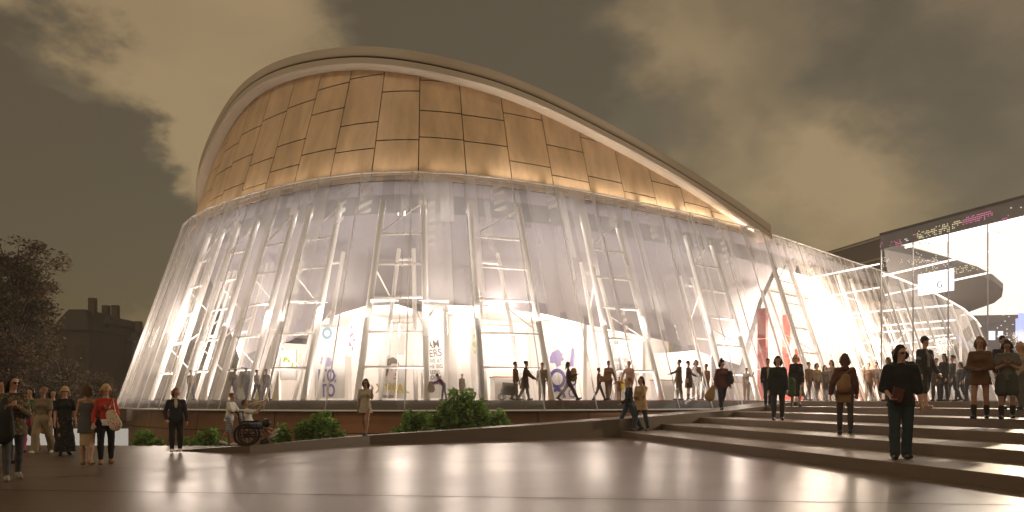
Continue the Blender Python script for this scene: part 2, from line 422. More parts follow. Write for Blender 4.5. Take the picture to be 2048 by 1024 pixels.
drum = empty('arena_building', (-4.9, 33, 0))
tag(drum, 'huge round arena with bronze panelled crown above a flaring milky glass skirt', 'arena')
def child(b, name, mats, parent=drum):
    o = b.build(name, mats); o.parent = parent
    p = parent.matrix_world.inverted() if False else None
    o.matrix_parent_inverse = Matrix.Translation(-Vector((-4.9, 33, 0))) if parent is drum else Matrix()
    return o

S_A, S_B = 24.0, S_R + 4                     # run of the facade that is modelled in full
ZT = [(0, 10.6), (18, 11.2), (28, 12.4), (36, 13.6), (39.5, 14.3), (42, 15.6), (44.3, 16.9), (46.3, 17.5), (48.5, 17.7), (50.3, 17.64), (52.3, 17.42), (54.3, 17.16), (56.3, 16.88), (58.3, 16.54), (60.3, 16.25), (62.3, 16.02),
      (64.3, 15.78), (66.3, 15.42), (68.3, 14.97), (70.3, 14.5), (72.3, 14.03), (74.3, 13.5), (76.3, 12.92), (78.3, 12.33), (80.3, 11.74), (82.3, 11.15), (84.3, 10.6), (88, 9.7), (94, 8.6), (110, 7.6), (180, 7.4), (246, 10.6)]
_zx = np.array([z[0] for z in ZT]); _zy = np.array([z[1] for z in ZT])
_sd = np.linspace(0, TL, 2000); _zd = np.interp(_sd, _zx, _zy)
for _ in range(60): _zd = (np.roll(_zd, 1) + 2 * _zd + np.roll(_zd, -1)) / 4
def ztop(s): return float(np.interp(s % TL, _sd, _zd))
LEAN = 0.30
def wall_off(z): return -0.5 - LEAN * (z - ZG)

# bronze panels in uneven courses; each panel an own face slab with open joints before a dark backing
pan = MB(); back = MB()
seams = []
s = S_A
while s < 93:
    seams.append(s); s += 2.28 if s > 40 else 2.0
rnd = random.Random(11)
for i in range(len(seams) - 1):
    s0, s1 = seams[i], seams[i + 1]
    zs = [10.98]; z = 10.98 + rnd.uniform(0.9, 2.2); top = max(ztop(s0), ztop(s1))
    while z < top:
        zs.append(z); z += rnd.choice([1.35, 1.6, 2.1, 2.5])
    zs.append(top + 3)
    g = 0.028
    for j in range(len(zs) - 1):
        za, zb = zs[j] + g, zs[j + 1] - g
        nsub = 4; zsub = 3; V = []
        ss = [s0 + g + (s1 - s0 - 2 * g) * k / nsub for k in range(nsub + 1)]
        ok = False
        for q in ss:
            t_ = ztop(q) + 0.1
            for m_ in range(zsub + 1):
                zz = za + (zb - za) * m_ / zsub; zz = min(zz, t_); zz = max(zz, min(za, t_))
                V.append(P3(q, wall_off(zz), zz))
            if t_ > za + 0.03: ok = True
        if not ok: continue
        fs = []
        for k in range(nsub):
            for m_ in range(zsub):
                a = k * (zsub + 1) + m_
                fs.append((a, a + zsub + 1, a + zsub + 2, a + 1))
        pan.add(V, fs, 0, False)
        # returns of the panel edge
        edge = [k * (zsub + 1) for k in range(nsub + 1)] + [nsub * (zsub + 1) + m_ for m_ in range(1, zsub + 1)] + [k * (zsub + 1) + zsub for k in range(nsub - 1, -1, -1)] + [m_ for m_ in range(zsub - 1, 0, -1)]
        inw = Vector((nv((s0 + s1) / 2).x, nv((s0 + s1) / 2).y, 0)) * -0.05
        V2 = [V[e] for e in edge] + [V[e] + inw for e in edge]; n_ = len(edge)
        pan.add(V2, [(e, (e + 1) % n_, n_ + (e + 1) % n_, n_ + e) for e in range(n_)], 0)
child(pan, 'bronze_wall', M['bronze'])
ss = list(np.arange(0, TL, 1.0)); nS = len(ss)
V = []
for q in ss:
    zt = max(ztop(q) + 0.1, 11.0)
    V += [P3(q, wall_off(10.95) - 0.06, 10.95), P3(q, wall_off(zt) - 0.06, zt)]
back.add(V, [(2 * i, 2 * ((i + 1) % nS), 2 * ((i + 1) % nS) + 1, 2 * i + 1) for i in range(nS)], 0, True)
child(back, 'wall_backing', M['rim_dark'])

# roof rim: an overhanging two-tier fascia with a shadow groove, swept along the top of the wall
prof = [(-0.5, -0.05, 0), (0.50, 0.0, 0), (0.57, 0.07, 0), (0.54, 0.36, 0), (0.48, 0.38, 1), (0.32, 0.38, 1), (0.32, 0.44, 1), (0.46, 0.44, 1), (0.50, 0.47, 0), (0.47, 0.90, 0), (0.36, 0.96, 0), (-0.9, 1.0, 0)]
rim = MB(); ss = list(np.arange(12, 84.0, 0.5)); nS = len(ss); V = []
for q in ss:
    zt = ztop(q); o_ = wall_off(zt)
    for (dx, dz, _) in prof: V.append(P3(q, o_ + dx, zt + dz))
K = len(prof)
for k in range(K - 1):
    rim.add([], [], 0)
fs0, fs1 = [], []
for i in range(nS - 1):
    j = i + 1
    for k in range(K - 1):
        f = (i * K + k, j * K + k, j * K + k + 1, i * K + k + 1)
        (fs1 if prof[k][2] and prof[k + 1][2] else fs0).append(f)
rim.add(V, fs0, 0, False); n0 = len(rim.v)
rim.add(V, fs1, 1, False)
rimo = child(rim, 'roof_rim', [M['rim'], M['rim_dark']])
ss = list(np.arange(0, TL, 0.5))
rf = MB(); ctr = (CUR.mean(0)); V = [P3(q, wall_off(ztop(q)) - 0.9, ztop(q) + 0.88) for q in ss]
rings = [V]
for t in (0.35, 0.7): rings.append([p.lerp(Vector((ctr[0], ctr[1], 12.0)), t) for p in V])
VV = [p for r_ in rings for p in r_] + [Vector((ctr[0], ctr[1], 12.0))]; n_ = len(V); fs = []
for r_ in range(2):
    for i in range(n_): j = (i + 1) % n_; fs.append((r_ * n_ + i, r_ * n_ + j, (r_ + 1) * n_ + j, (r_ + 1) * n_ + i))
for i in range(n_): fs.append((2 * n_ + i, 2 * n_ + (i + 1) % n_, 3 * n_))
rf.add(VV, fs, 0, True); child(rf, 'roof', M['rim_dark'])

# glass skirt: flat facets 2.2 m wide at the top, each cut into strips of different frit
FAC = 2.25
skirt = MB(); mull = MB()
nf = int((S_B - S_A) / FAC); fac = [S_A + FAC * i for i in range(nf + 1)]
ZB = 0.84
def gpt(f, z):                                           # f: facet coordinate (whole = joint)
    i = min(int(f), nf - 1); t = f - i
    return P3(fac[i], g_off(z), z).lerp(P3(fac[i + 1], g_off(z), z), t)
rnd = random.Random(5)
GM = [M['g_clear'], M['g_light'], M['g_frost'], M['g_low']]
for i in range(nf):
    cuts = [0.0]
    while cuts[-1] < 1: cuts.append(cuts[-1] + rnd.uniform(0.06, 0.24))
    cuts[-1] = 1.0
    if len(cuts) > 2 and cuts[-1] - cuts[-2] < 0.06: cuts.pop(-2)
    for a in cuts[1:-1]:
        if rnd.random() < 0.6: continue
        dp = nv(fac[i]) * -rnd.uniform(.05, .13); zl = rnd.choice([ZB, ZB, ZB, 4.2])
        skirt.quad(gpt(i + a, zl), gpt(i + a, ZG), gpt(i + a, ZG) + dp, gpt(i + a, zl) + dp, 4)
    for a, c in zip(cuts[:-1], cuts[1:]):
        zz = [ZB, 1.25]
        low = 3 if rnd.random() < (0.75 if fac[i] > S_N + 3 else 0.3) else rnd.choice([0, 1])
        zz.append(rnd.uniform(3.6, 5.6))
        if rnd.random() < 0.4: zz.append(rnd.uniform(6, 9))
        zz.append(ZG); mi = rnd.choices([0, 1, 2], [0.42, 0.36, 0.22])[0]
        for za, zb in zip(zz[:-1], zz[1:]):
            skirt.quad(gpt(i + a, za), gpt(i + c, za), gpt(i + c, zb), gpt(i + a, zb), (mi if za > 2 else low) if za > 1 else (1 if fac[i] < S_N + 4 else 3))
            if rnd.random() < 0.3: mi = rnd.choice([0, 1, 2])
child(skirt, 'glass_skirt', GM + [M['g_fin']])
for i in range(nf + 1):
    th = 0.03 if i % 2 else 0.045
    mull.bar(P3(fac[i], g_off(ZB) + 0.04, ZB), P3(fac[i], g_off(ZG) + 0.04, ZG), th, 0.05, up=nv(fac[i]))
child(mull, 'mullion', M['g_mull'])
tr = MB()
tr.tube([P3(q, 0.02, ZG + 0.03) for q in fac], 0.04, 8)
child(tr, 'top_rail', M['steel'])
br = MB(); br.tube([P3(q, g_off(ZB) + 0.0, ZB - 0.02) for q in fac], 0.04, 8); child(br, 'bottom_rail', M['steel'])
gut = MB(); q_ = list(np.arange(S_A, 94, 1.0)); V = []
for q in q_: V += [P3(q, -0.03, ZG - 0.12), P3(q, -0.75, ZG - 0.12)]
gut.add(V, [(2 * i, 2 * i + 2, 2 * i + 3, 2 * i + 1) for i in range(len(q_) - 1)]); child(gut, 'gutter', M['g_light'])

# strips hung inside the glass, of many lengths
rnd = random.Random(21)
f = 8.0
n_h = 0
while f < nf - 8 and n_h < 96:
    w = rnd.uniform(0.12, 0.26)
    if rnd.random() < 0.8:
        low = rnd.random() < 0.05
        zt_, zb_ = (ZG - 0.1, ZG - rnd.choice([1.1, 1.5, 1.8, 1.8, 2.2, 2.6, 3.4])) if not low else (rnd.uniform(4.5, 8), 1.3)
        d = -rnd.uniform(0.18, 0.5)
        def ip(ff, z):
            i = min(int(ff), nf - 1); t = ff - i
            return P3(fac[i], g_off(z) + d, z).lerp(P3(fac[i + 1], g_off(z) + d, z), t)
        b = MB(); b.quad(ip(f, zb_), ip(f + w, zb_), ip(f + w, zt_), ip(f, zt_))
        mt = rnd.choices(['g_frost', 'g_hatch', 'g_grey', 'g_light'], [0.22, 0.26, 0.34, 0.18])[0]
        child(b, 'hanging_strip', M[mt]); n_h += 1
    f += w + rnd.uniform(0.0, 0.35)

# floor slab, its edge, plinth
q_ = list(np.arange(S_A, S_B, 0.75))
def ring(b, o0, z0, o1, z1, qs=q_, mi=0, sm=True):
    V = []
    for q in qs: V += [P3(q, o0, z0), P3(q, o1, z1)]
    b.add(V, [(2 * i, 2 * i + 2, 2 * i + 3, 2 * i + 1) for i in range(len(qs) - 1)], mi, sm)
b = MB(); ring(b, 3.0, FL, -17, FL); ring(b, 3.0, FL, 3.0, 0.80, mi=1); ring(b, 3.0, 0.80, 1.0, 0.80, mi=1); child(b, 'floor_slab', [M['floor_in'], M['slab']])
b = MB(); ring(b, 3.02, FL + 0.012, 2.2, FL + 0.012, list(np.arange(s_at(1095, 3), s_at(1530, 3), 0.75)))
ring(b, 3.02, FL - 0.03, 3.02, FL + 0.012, list(np.arange(s_at(1095, 3), s_at(1530, 3), 0.75))); child(b, 'red_carpet', M['redstrip'])
b = MB(); rnd = random.Random(3); s = S_A
while s < S_B - 3:
    w = 2.25
    for za, zb in ((LOW - 0.1, -0.1), (-0.07, 0.78)):
        V = []
        for k in range(4):
            q = s + 0.02 + (w - 0.04) * k / 3; V += [P3(q, 2.9 + 0.25 * (0.8 - za) * .6 - 0.15, za), P3(q, 2.9 + 0.25 * (0.8 - zb) * .6 - 0.15, zb)]
        b.add(V, [(2 * k, 2 * k + 2, 2 * k + 3, 2 * k + 1) for k in range(3)])
    s += w
child(b, 'copper_plinth', M['copper'])
b = MB(); ring(b, 2.45, LOW - .1, 2.45, 0.79); child(b, 'plinth_backing', M['rim_dark'])

# inside: underside of the seating bowl, gap wall coloured dark as shade, lobby ceiling and white lobby wall
S_BOWL = s_at(1545, -1.5)
qs = list(np.arange(S_A, S_BOWL, 0.75))
ZLOW = [(330, 3.4), (470, 3.9), (560, 4.4), (640, 5.5), (720, 5.95), (890, 6.0), (1100, 5.75), (1200, 5.3), (1345, 4.75), (1440, 4.0), (1500, 3.5), (1545, 3.3)]
_lx = [s_at(p_, -3.0) for p_, _ in ZLOW]; _lz = [z_ for _, z_ in ZLOW]
def zlow(q): return float(np.interp(q, _lx, _lz))
b = MB(); V = []
for q in qs:
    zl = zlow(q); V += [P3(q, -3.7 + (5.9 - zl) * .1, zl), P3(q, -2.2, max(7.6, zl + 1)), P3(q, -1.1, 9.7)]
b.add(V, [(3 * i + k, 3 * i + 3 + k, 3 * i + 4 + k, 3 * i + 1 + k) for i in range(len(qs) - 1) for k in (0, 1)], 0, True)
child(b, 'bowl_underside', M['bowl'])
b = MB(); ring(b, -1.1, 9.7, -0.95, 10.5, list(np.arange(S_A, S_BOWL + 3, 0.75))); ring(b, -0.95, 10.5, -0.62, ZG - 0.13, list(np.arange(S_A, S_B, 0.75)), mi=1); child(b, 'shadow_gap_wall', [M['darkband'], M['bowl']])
b = MB(); ring(b, -3.6, 5.9, -13, 5.9, qs); child(b, 'lobby_ceiling', M['white'])
b = MB(); ring(b, -9.0, FL, -9.0, 5.9, qs); child(b, 'lobby_wall', M['white'])
qs2 = list(np.arange(S_BOWL, S_B, 0.75))
b = MB(); ring(b, -7.5, FL, -5.5, 9.5, qs2); child(b, 'entrance_wall', M['white'])
b = MB(); ring(b, -1.1, 9.7, -7, 9.6, qs2); child(b, 'entrance_ceiling', M['white'])
b = MB()
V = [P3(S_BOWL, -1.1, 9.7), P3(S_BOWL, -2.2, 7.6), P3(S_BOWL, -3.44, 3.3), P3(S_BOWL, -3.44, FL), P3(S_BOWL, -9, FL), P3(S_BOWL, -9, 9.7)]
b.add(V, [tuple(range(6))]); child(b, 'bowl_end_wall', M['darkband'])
# radial partition walls in the lobby
for px, o0, o1, zt_ in ((560, -3.7, -9, 4.4), (700, -5, -9, 5.8), (892, -3.7, -9, 5.85), (945, -4.4, -8.9, 5.85), (1170, -3.9, -9, 5.85), (1225, -5.5, -8.9, 5.85), (1288, -3.7, -9, 4.8), (1420, -3.7, -9, 4.4)):
    s = s_at(px, o0); b = MB(); a, c = P3(s, o0, 0), P3(s, o1, 0); d = (c - a)
    b.bar((a.x, a.y, (FL + zt_) / 2), (c.x, c.y, (FL + zt_) / 2), 0.25, zt_ - FL); child(b, 'lobby_partition', M['white'])
for px, o0, ht, mt in ((1534, -0.2, 6.8, 'red'), (1582, -2.2, 7.2, 'red'), (1606, -2.6, 5.0, 'red')):
    s = s_at(px, o0)
    b = MB(); a, c = P3(s, o0, 0), P3(s, o0 - 0.55, 0)
    for k in range(3):
        z0 = FL + (ht - FL) * k / 3 + 0.04; z1 = FL + (ht - FL) * (k + 1) / 3
        b.bar((a.x, a.y, (z0 + z1) / 2), (c.x, c.y, (z0 + z1) / 2), 0.3, z1 - z0)
    child(b, 'red_partition', M[mt])

# lattice ladder columns behind the glass
def truss(s, wide=1.35, tall=10.1):
    w0, w1 = wide, wide * 0.86
    def fp(side, z, back=False):                          # front chords follow the glass; back chords lean in
        o_ = (g_off(z) - 0.75) if not back else (g_off(z) - 2.3 - 0.0 * z)
        ww = (w0 + (w1 - w0) * (z - FL) / 9) * (0.62 - 0.03 * (z - FL) if back else 1)
        return P3(s + side * ww, o_, z)
    b = MB(); b.tube([fp(-1, FL), fp(-1, tall)], 0.14, 12); t = b.build('truss_column', M['steel']); t.parent = drum; t.matrix_parent_inverse = Matrix.Translation(-Vector((-4.9, 33, 0)))
    def sub(b, n): o = b.build(n, M['steel']); o.parent = t; return o
    b = MB(); b.tube([fp(1, FL), fp(1, tall)], 0.14, 12); sub(b, 'chord')
    tb = tall - 2.0
    for sd in (-1, 1):
        b = MB(); b.tube([fp(sd, FL, True), fp(sd, tb, True)], 0.095, 10); sub(b, 'chord')
    zs = [2.6, 4.1, 5.6, 7.1, 8.5]
    for i, z in enumerate(zs):
        b = MB(); b.tube([fp(-1, z), fp(1, z)], 0.062, 8); sub(b, 'rung')
        if z < tb and i % 2:
            b = MB(); b.tube([fp(-1, z + .5, True), fp(1, z + .5, True)], 0.06, 8); sub(b, 'rung')
    for i in range(5):
        z0 = zs[i]; z1 = z0 + 1.35
        if z1 > tb: break
        for sd in ((-1, 1)[i % 2],):
            b = MB(); b.tube([fp(sd, z0 if i % 2 else z1), fp(sd, z1 if i % 2 else z0, True)], 0.035, 6); sub(b, 'brace')
    b = MB(); b.tube([fp(-1, 8.5), fp(1, 10.0)], 0.04, 6); sub(b, 'brace')
    return t
for px, wd in ((330, 1.0), (396, 1.0), (474, .95), (572, .98), (786, 1.08), (1032, 1.38), (1273, 1.3), (1477, 1.25), (1640, 1.3), (1765, 1.3), (1865, 1.3)):
    truss(s_at(px, 2.2), wd)
# ------------------------------------------------------------------ glass hall beside the stairs
HA = Vector((18.4, 37.4, 0)); HD = Vector((0.329, -0.944, 0)).normalized(); HN = Vector((0.944, 0.329, 0)).normalized()   # along the wall, and inwards
HT = 9.5
hall = empty('glass_hall', tuple(HA)); tag(hall, 'tall glass fronted hall with luminous ceiling at the top of the stairs', 'hall')
def hp(s, d, z): p = HA + HD * s + HN * d; return Vector((p.x, p.y, z))
def hchild(b, name, mats, parent=hall):
    o = b.build(name, mats); o.parent = parent; o.matrix_parent_inverse = Matrix.Translation(-HA) if parent is hall else Matrix(); return o
SEAM = [0.0, 1.9, 3.8, 5.72, 7.62, 9.5, 11.4, 13.3, 15.2, 17.1]
for a, c in zip(SEAM[:-1], SEAM[1:]):
    b = MB()
    for za, zb in ((FL, 6.9), (6.93, HT - 0.75)):
        b.quad(hp(a + .015, 0, za), hp(c - .015, 0, za), hp(c - .015, 0, zb), hp(a + .015, 0, zb))
    hchild(b, 'glass_pane', M['g_plain'])
for s in SEAM:
    b = MB(); b.bar(hp(s, 0.02, FL), hp(s, 0.02, HT), 0.022, 0.07, up=HN); hchild(b, 'mullion', M['mull'])
b = MB(); b.bar(hp(-0.03, 0.03, HT - 0.37), hp(17.2, 0.03, HT - 0.37), 0.10, 0.74); hchild(b, 'fascia', M['darkband'])
b = MB(); b.bar(hp(-0.05, 0.5, HT + 0.02), hp(17.2, 0.5, HT + 0.02), 1.1, 0.12); hchild(b, 'roof_edge', M['dark'])
# ceiling: bright luminous field in front, dark rounded slab behind in place of a reflection
M['lumi'] = emit('luminous_ceiling', (1.0, 0.83, 0.72), 1.5)
M['lumi2'] = emit('luminous_ceiling_strip', (1.0, 0.93, 0.86), 3.0)
M['hrefl'] = solid('hall_reflection_dark', (0.055, 0.048, 0.045), 0.6)
M['hwall'] = solid('hall_wall', (0.10, 0.09, 0.088), 0.5)
edge = [(18.6, 37.5), (21.5, 39.5), (24.4, 41.8), (27.6, 44.5), (30.4, 47.4), (33.4, 51), (35.6, 54.5), (37.3, 58), (38.4, 62), (39.5, 66), (42, 71)]
b = MB(); poly = [(e[0], e[1]) for e in edge] + [(58, 71), (58, 30)] + [(hp(17, .2, 0).x, hp(17, .2, 0).y)] + [(hp(0, .2, 0).x, hp(0, .2, 0).y)]
b.add([(x, y, 9.2) for x, y in poly], [tuple(range(len(poly)))]); hchild(b, 'luminous_ceiling', M['lumi'])
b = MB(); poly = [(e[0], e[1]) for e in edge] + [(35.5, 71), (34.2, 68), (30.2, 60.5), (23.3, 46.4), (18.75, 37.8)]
b.prism(poly, 8.8, 9.15); hchild(b, 'reflection_slab', M['hrefl'])
b = MB()
for i in range(3):
    a, c = hp(1 + i * 1.5, 2.0 + i * 3.4, 9.1), hp(16, 2.0 + i * 3.4, 9.1)
    b.bar(a, c, 1.5, 0.06)
hchild(b, 'glow_panel', M['lumi2'])
b = MB(); b.quad((34, 72, FL), (62, 72, FL), (62, 72, 9.3), (34, 72, 9.3)); b.quad((58, 72, FL), (50, 18, FL), (50, 18, 9.3), (58, 72, 9.3)); hchild(b, 'back_wall', M['hwall'])
# lower dark bulkhead with lit screens
b = MB(); b.box((36, 52, 4.2), (9, 0.5, 6.0), Matrix.Rotation(R(-10), 3, 'Z')); hchild(b, 'bulkhead', M['hwall'])
M['scr_w'] = emit('screen_white', (0.9, 0.95, 1.0), 1.3); M['scr_b'] = emit('screen_blue', (0.45, 0.5, 1.0), 1.4)
for px, py, w, h, m in ((1983, 671, .45, .6, 'scr_w'), (2001, 669, .3, .45, 'scr_w'), (2043, 668, .4, 2.8, 'scr_b'), (2034, 655, .15, 1.2, 'scr_b')):
    p = at(px, py, 50); b = MB(); b.box(p, (w, 0.08, h)); hchild(b, 'screen', M[m])
# glowing tubes in place of ceiling lamps' reflections in hall and drum glass
M['tube'] = emit('reflection_tube', (1.0, 0.86, 0.74), 2.6)
for (x0, y0, Y0, x1, y1, Y1) in ((1765, 552, 40, 1990, 500, 37), (1770, 590, 42, 1980, 545, 40), (1766, 622, 44, 1905, 610, 43), (1766, 651, 45, 1910, 640, 44), (1766, 664, 47, 1900, 655, 45),
                                 (1775, 690, 48, 1912, 676, 46), (1830, 676, 52, 1906, 669, 51), (1835, 697, 52, 1908, 690, 51), (1790, 500, 39, 1880, 478, 37.5)):
    b = MB(); b.tube([at(x0, y0, Y0), at(x1, y1, Y1)], 0.05, 6); hchild(b, 'reflection_tube', M['tube'])
for (x0, y0, off0, x1, y1) in ((1600, 560, 1.0, 1758, 528), (1625, 598, 1.2, 1758, 575), (1640, 634, 1.4, 1758, 622), (1650, 668, 1.6, 1758, 662), (1660, 690, 1.6, 1758, 684)):
    s0, s1 = s_at(x0, off0 - .8), s_at(x1, off0 - .8)
    a, c = cv(s0, off0 - .8), cv(s1, off0 - .8)
    A = at(x0, y0, a[1]); B_ = at(x1, y1, c[1]); b = MB(); b.tube([A, B_], 0.06, 6); child(b, 'reflection_tube', M['tube'])
# media facade: coloured points of light on the glass
leds = {'pink': ((0.9, 0.25, 0.45), 0.9), 'yellow': ((1.0, 0.85, 0.5), 0.9), 'white': ((1, .95, .95), 1.0)}
rnd = random.Random(9)
LB = {k: MB() for k in leds}
def dots(s0, s1, z0, z1, col, p):
    nS_ = int((s1 - s0) / 0.085); nZ = int((z1 - z0) / 0.085)
    cx, cz = rnd.random(), rnd.random()
    for i in range(nS_):
        for j in range(nZ):
            u, v = i / max(1, nS_), j / max(1, nZ)
            if rnd.random() < p * (1.2 - 1.6 * abs(v - 0.3 - 0.5 * u * cx)):
                LB[col].box(hp(s0 + i * .085, -0.035, z0 + j * .085), (0.032, 0.032, 0.032))
for a in ((4.6, 6.1, 9.0, 9.4, 'pink', .95), (6, 6.8, 8.3, 9.0, 'pink', .25), (2.2, 4.6, 8.85, 9.3, 'yellow', .7), (2.3, 3.2, 8.5, 8.8, 'pink', .5), (1.9, 2.6, 7.2, 9.0, 'yellow', .16), (3.0, 5.4, 6.9, 7.3, 'yellow', .5),
          (2.7, 3.3, 6.6, 8.2, 'yellow', .3), (0.6, 1.4, 8.75, 9.1, 'pink', .4), (1.4, 1.8, 8.8, 9.2, 'white', .3), (.1, .5, 7.8, 8.4, 'white', .25), (2.6, 4, 7.3, 7.9, 'white', .14), (6.2, 7.2, 3.6, 5.6, 'white', .12), (0, .2, 8.9, 9.3, 'pink', .5), (1.9, 2.2, 9.0, 9.3, 'pink', .5),
          (4, 6, 6.9, 7.1, 'yellow', .3), (3.4, 4.6, 8.2, 8.7, 'white', .1), (6.8, 7.4, 9.1, 9.3, 'white', .4)): dots(*a)
for k, (c, s_) in leds.items():
    o = hchild(LB[k], 'led_display', emit('led_' + k, c, s_)); o["kind"] = 'stuff'
# lit sign box behind the glass
M['signw'] = emit('sign_face', (1.0, 0.97, 0.95), 2.2)
sg = empty('sign_box', hp(2.85, 0.35, 6.55)); tag(sg, 'glowing white rectangular sign box with one small grey letter behind the hall glass', 'sign')
b = MB(); b.bar(hp(1.95, 0.35, 6.72) - hp(2.85, 0.35, 6.55), hp(3.75, 0.35, 6.72) - hp(2.85, 0.35, 6.55), 0.16, 0.98); o = b.build('sign_panel', M['signw'], sg)
def text(body, size, mat, name='lettering', extrude=0.01, align='CENTER', bold=0.0):
    c = bpy.data.curves.new(name, 'FONT'); c.body = body; c.size = size; c.offset = size * bold; c.extrude = extrude; c.align_x = align; c.align_y = 'CENTER'
    c.materials.append(mat); o = bpy.data.objects.new('tmp_text', c); me = bpy.data.meshes.new_from_object(o); bpy.data.objects.remove(o)
    me.materials.clear(); me.materials.append(mat); o = bpy.data.objects.new(name, me); COL.objects.link(o); return o
M['ink'] = solid('grey_ink', (0.25, 0.23, 0.22), 0.6)
t = text('G', 0.42, M['ink']); t.parent = sg; p = hp(3.15, 0.35 - 0.10, 6.55) - hp(2.85, 0.35, 6.55)
t.location = p; ang = math.atan2(HD.y, HD.x); t.rotation_euler = (R(90), 0, ang)

# added screen inside the hall in place of the drum's reflection, rail glowing
top = [(1764, 546, 40.2), (1795, 556, 41), (1830, 570, 42.2), (1865, 584, 43.8), (1900, 602, 46), (1928, 618, 48.5), (1952, 640, 51), (1972, 668, 54), (1986, 694, 57)]
TP = [at(*t_) for t_ in top]; BP = []
for i, p in enumerate(TP):
    d = (TP[min(i + 1, len(TP) - 1)] - TP[max(i - 1, 0)]); n_ = Vector((d.y, -d.x, 0)).normalized(); q = p + n_ * 0.32 * (p.z - FL); BP.append(Vector((q.x, q.y, FL)))
b = MB(); rnd = random.Random(17)
for i in range(len(TP) - 1):
    for k in range(4):
        a, c = k / 4, (k + 1) / 4
        b.quad(BP[i].lerp(BP[i + 1], a), BP[i].lerp(BP[i + 1], c), TP[i].lerp(TP[i + 1], c), TP[i].lerp(TP[i + 1], a), rnd.choice([0, 1, 2, 3]))
hchild(b, 'reflection_screen', [M['g_light'], M['g_frost'], M['g_grey'], M['g_clear']])
b = MB(); b.tube(TP, 0.05, 8); hchild(b, 'reflection_rail', M['tube'])
b = MB()
for p, q in zip(TP, BP): b.bar(q, p, 0.05, 0.1)
hchild(b, 'reflection_mullion', M['steel'])
# darker block that rises behind the drum and joins the hall
blk = empty('service_block', at(1716, 600, 78)); tag(blk, 'plain dark block rising behind the low end of the arena glass', 'building')
o_ = blk.location; A, B_ = at(1640, 508, 84.5), at(1800, 459, 72.5)
M['svc'] = solid('service_wall', (0.13, 0.105, 0.085), 0.6)
d = (B_ - A); zt_ = 17.8
b = MB(); P_ = [Vector((A.x, A.y, 0)), Vector((B_.x, B_.y, 0)), Vector((B_.x + 6, B_.y + 14, 0)), Vector((A.x + 6, A.y + 14, 0))]
b.prism([(p.x - o_.x, p.y - o_.y) for p in P_], LOW - o_.z, zt_ - o_.z); b.build('wall', M['svc'], blk)
b = MB()
for dz in (0.25, 2.3, 4.4): b.bar(Vector((A.x, A.y - .12, zt_ - dz)) - o_, Vector((B_.x, B_.y - .12, zt_ - dz)) - o_, 0.1, 0.16)
b.build('trim_band', M['rim'], blk)
# ------------------------------------------------------------------ lamps of the place, and added fill lamps
spotmat = solid('lamp_housing', (0.6, 0.6, 0.6), 0.4, 0.6)
bulb = emit('lamp_bulb', (1.0, 0.9, 0.78), 60)
for i, (px, off, z, w) in enumerate([(285, 0.6, 3.6, 600), (335, -2.5, 4.4, 700), (305, 1.6, 4.2, 600), (372, 1.6, 4.8, 900), (440, -0.4, 3.2, 600), (520, -4.6, 4.4, 760), (585, -5, 4.6, 760), (700, -5.2, 4.8, 760), (800, -5.6, 4.9, 760), (905, -5.4, 5.2, 760), (1000, -3.4, 5.2, 760),
                                  (1090, -5.4, 4.9, 760), (1200, -5.4, 4.8, 760), (1300, -5.4, 4.6, 760), (1380, -5, 4.6, 760), (1478, -2.6, 4.5, 760)]):
    s = s_at(px, off); p = P3(s, off, z); lamp('lobby_lamp', p, w, (1, 0.82, 0.69), 0.6)
# added fill lamps brighten the lattice columns, the bowl and the glass veil
for q in np.arange(s_at(330, 2.5), s_at(1520, 2.5), 3.4):
    area('up_fill', P3(q, g_off(4.7) - 0.7, 4.7), P3(q, 0.2, 10.5), 50, 2.2, 0.3, (1, 0.88, 0.80), 90)
    area('foot_fill', P3(q, 2.25, FL + 0.06), P3(q, 0.6, 6.5), 110, 2.6, 0.15, (1, 0.84, 0.73), 100)
    area('veil_fill', P3(q, -0.75, 9.75), P3(q, 1.6, 7.5), 22, 2.6, 0.2, (1, 0.90, 0.84), 160)
for px, off, z, w in ((1590, -0.5, 6.6, 1600), (1640, 0.6, 5.6, 3400), (1700, 0.2, 5.2, 3000), (1780, -0.5, 5.0, 2600), (1860, -1.0, 4.6, 2200), (1925, 0.8, 4.2, 1200)):
    s = s_at(px, off); lamp('entrance_lamp', P3(s, off, z), w, (1, 0.80, 0.64), 0.4)
# linear washers in the gutter at the foot of the bronze wall
for q in np.arange(S_A + 14, 84, 3.0):
    a = P3(q, -0.25, ZG + 0.02); zt = ztop(q); t_ = P3(q, wall_off(max(zt - 1.8, 11.8)), max(zt - 1.8, 11.8))
    area('wall_washer', a, t_, 16 if q > 64 else 7, 2.6, 0.12, (1, 0.84, 0.66), 75)
# hall light over the steps
for s_, w in ((3.0, 300), (12, 400)):
    area('hall_lamp', hp(s_, 3.5, 8.6), hp(s_, -9, 0), w, 3.0, 2.0, (1, 0.88, 0.74))
area('hall_spot', hp(8.2, 1.2, 7.2), (7.5, 13, 0), 1500, 0.5, 0.4, (1, 0.80, 0.58), 110)
# ------------------------------------------------------------------ figures: one smooth implicit surface per body and per garment
def smin(a, b, k):
    h = np.clip(0.5 + 0.5 * (b - a) / k, 0, 1)
    return b * (1 - h) + a * h - k * h * (1 - h)

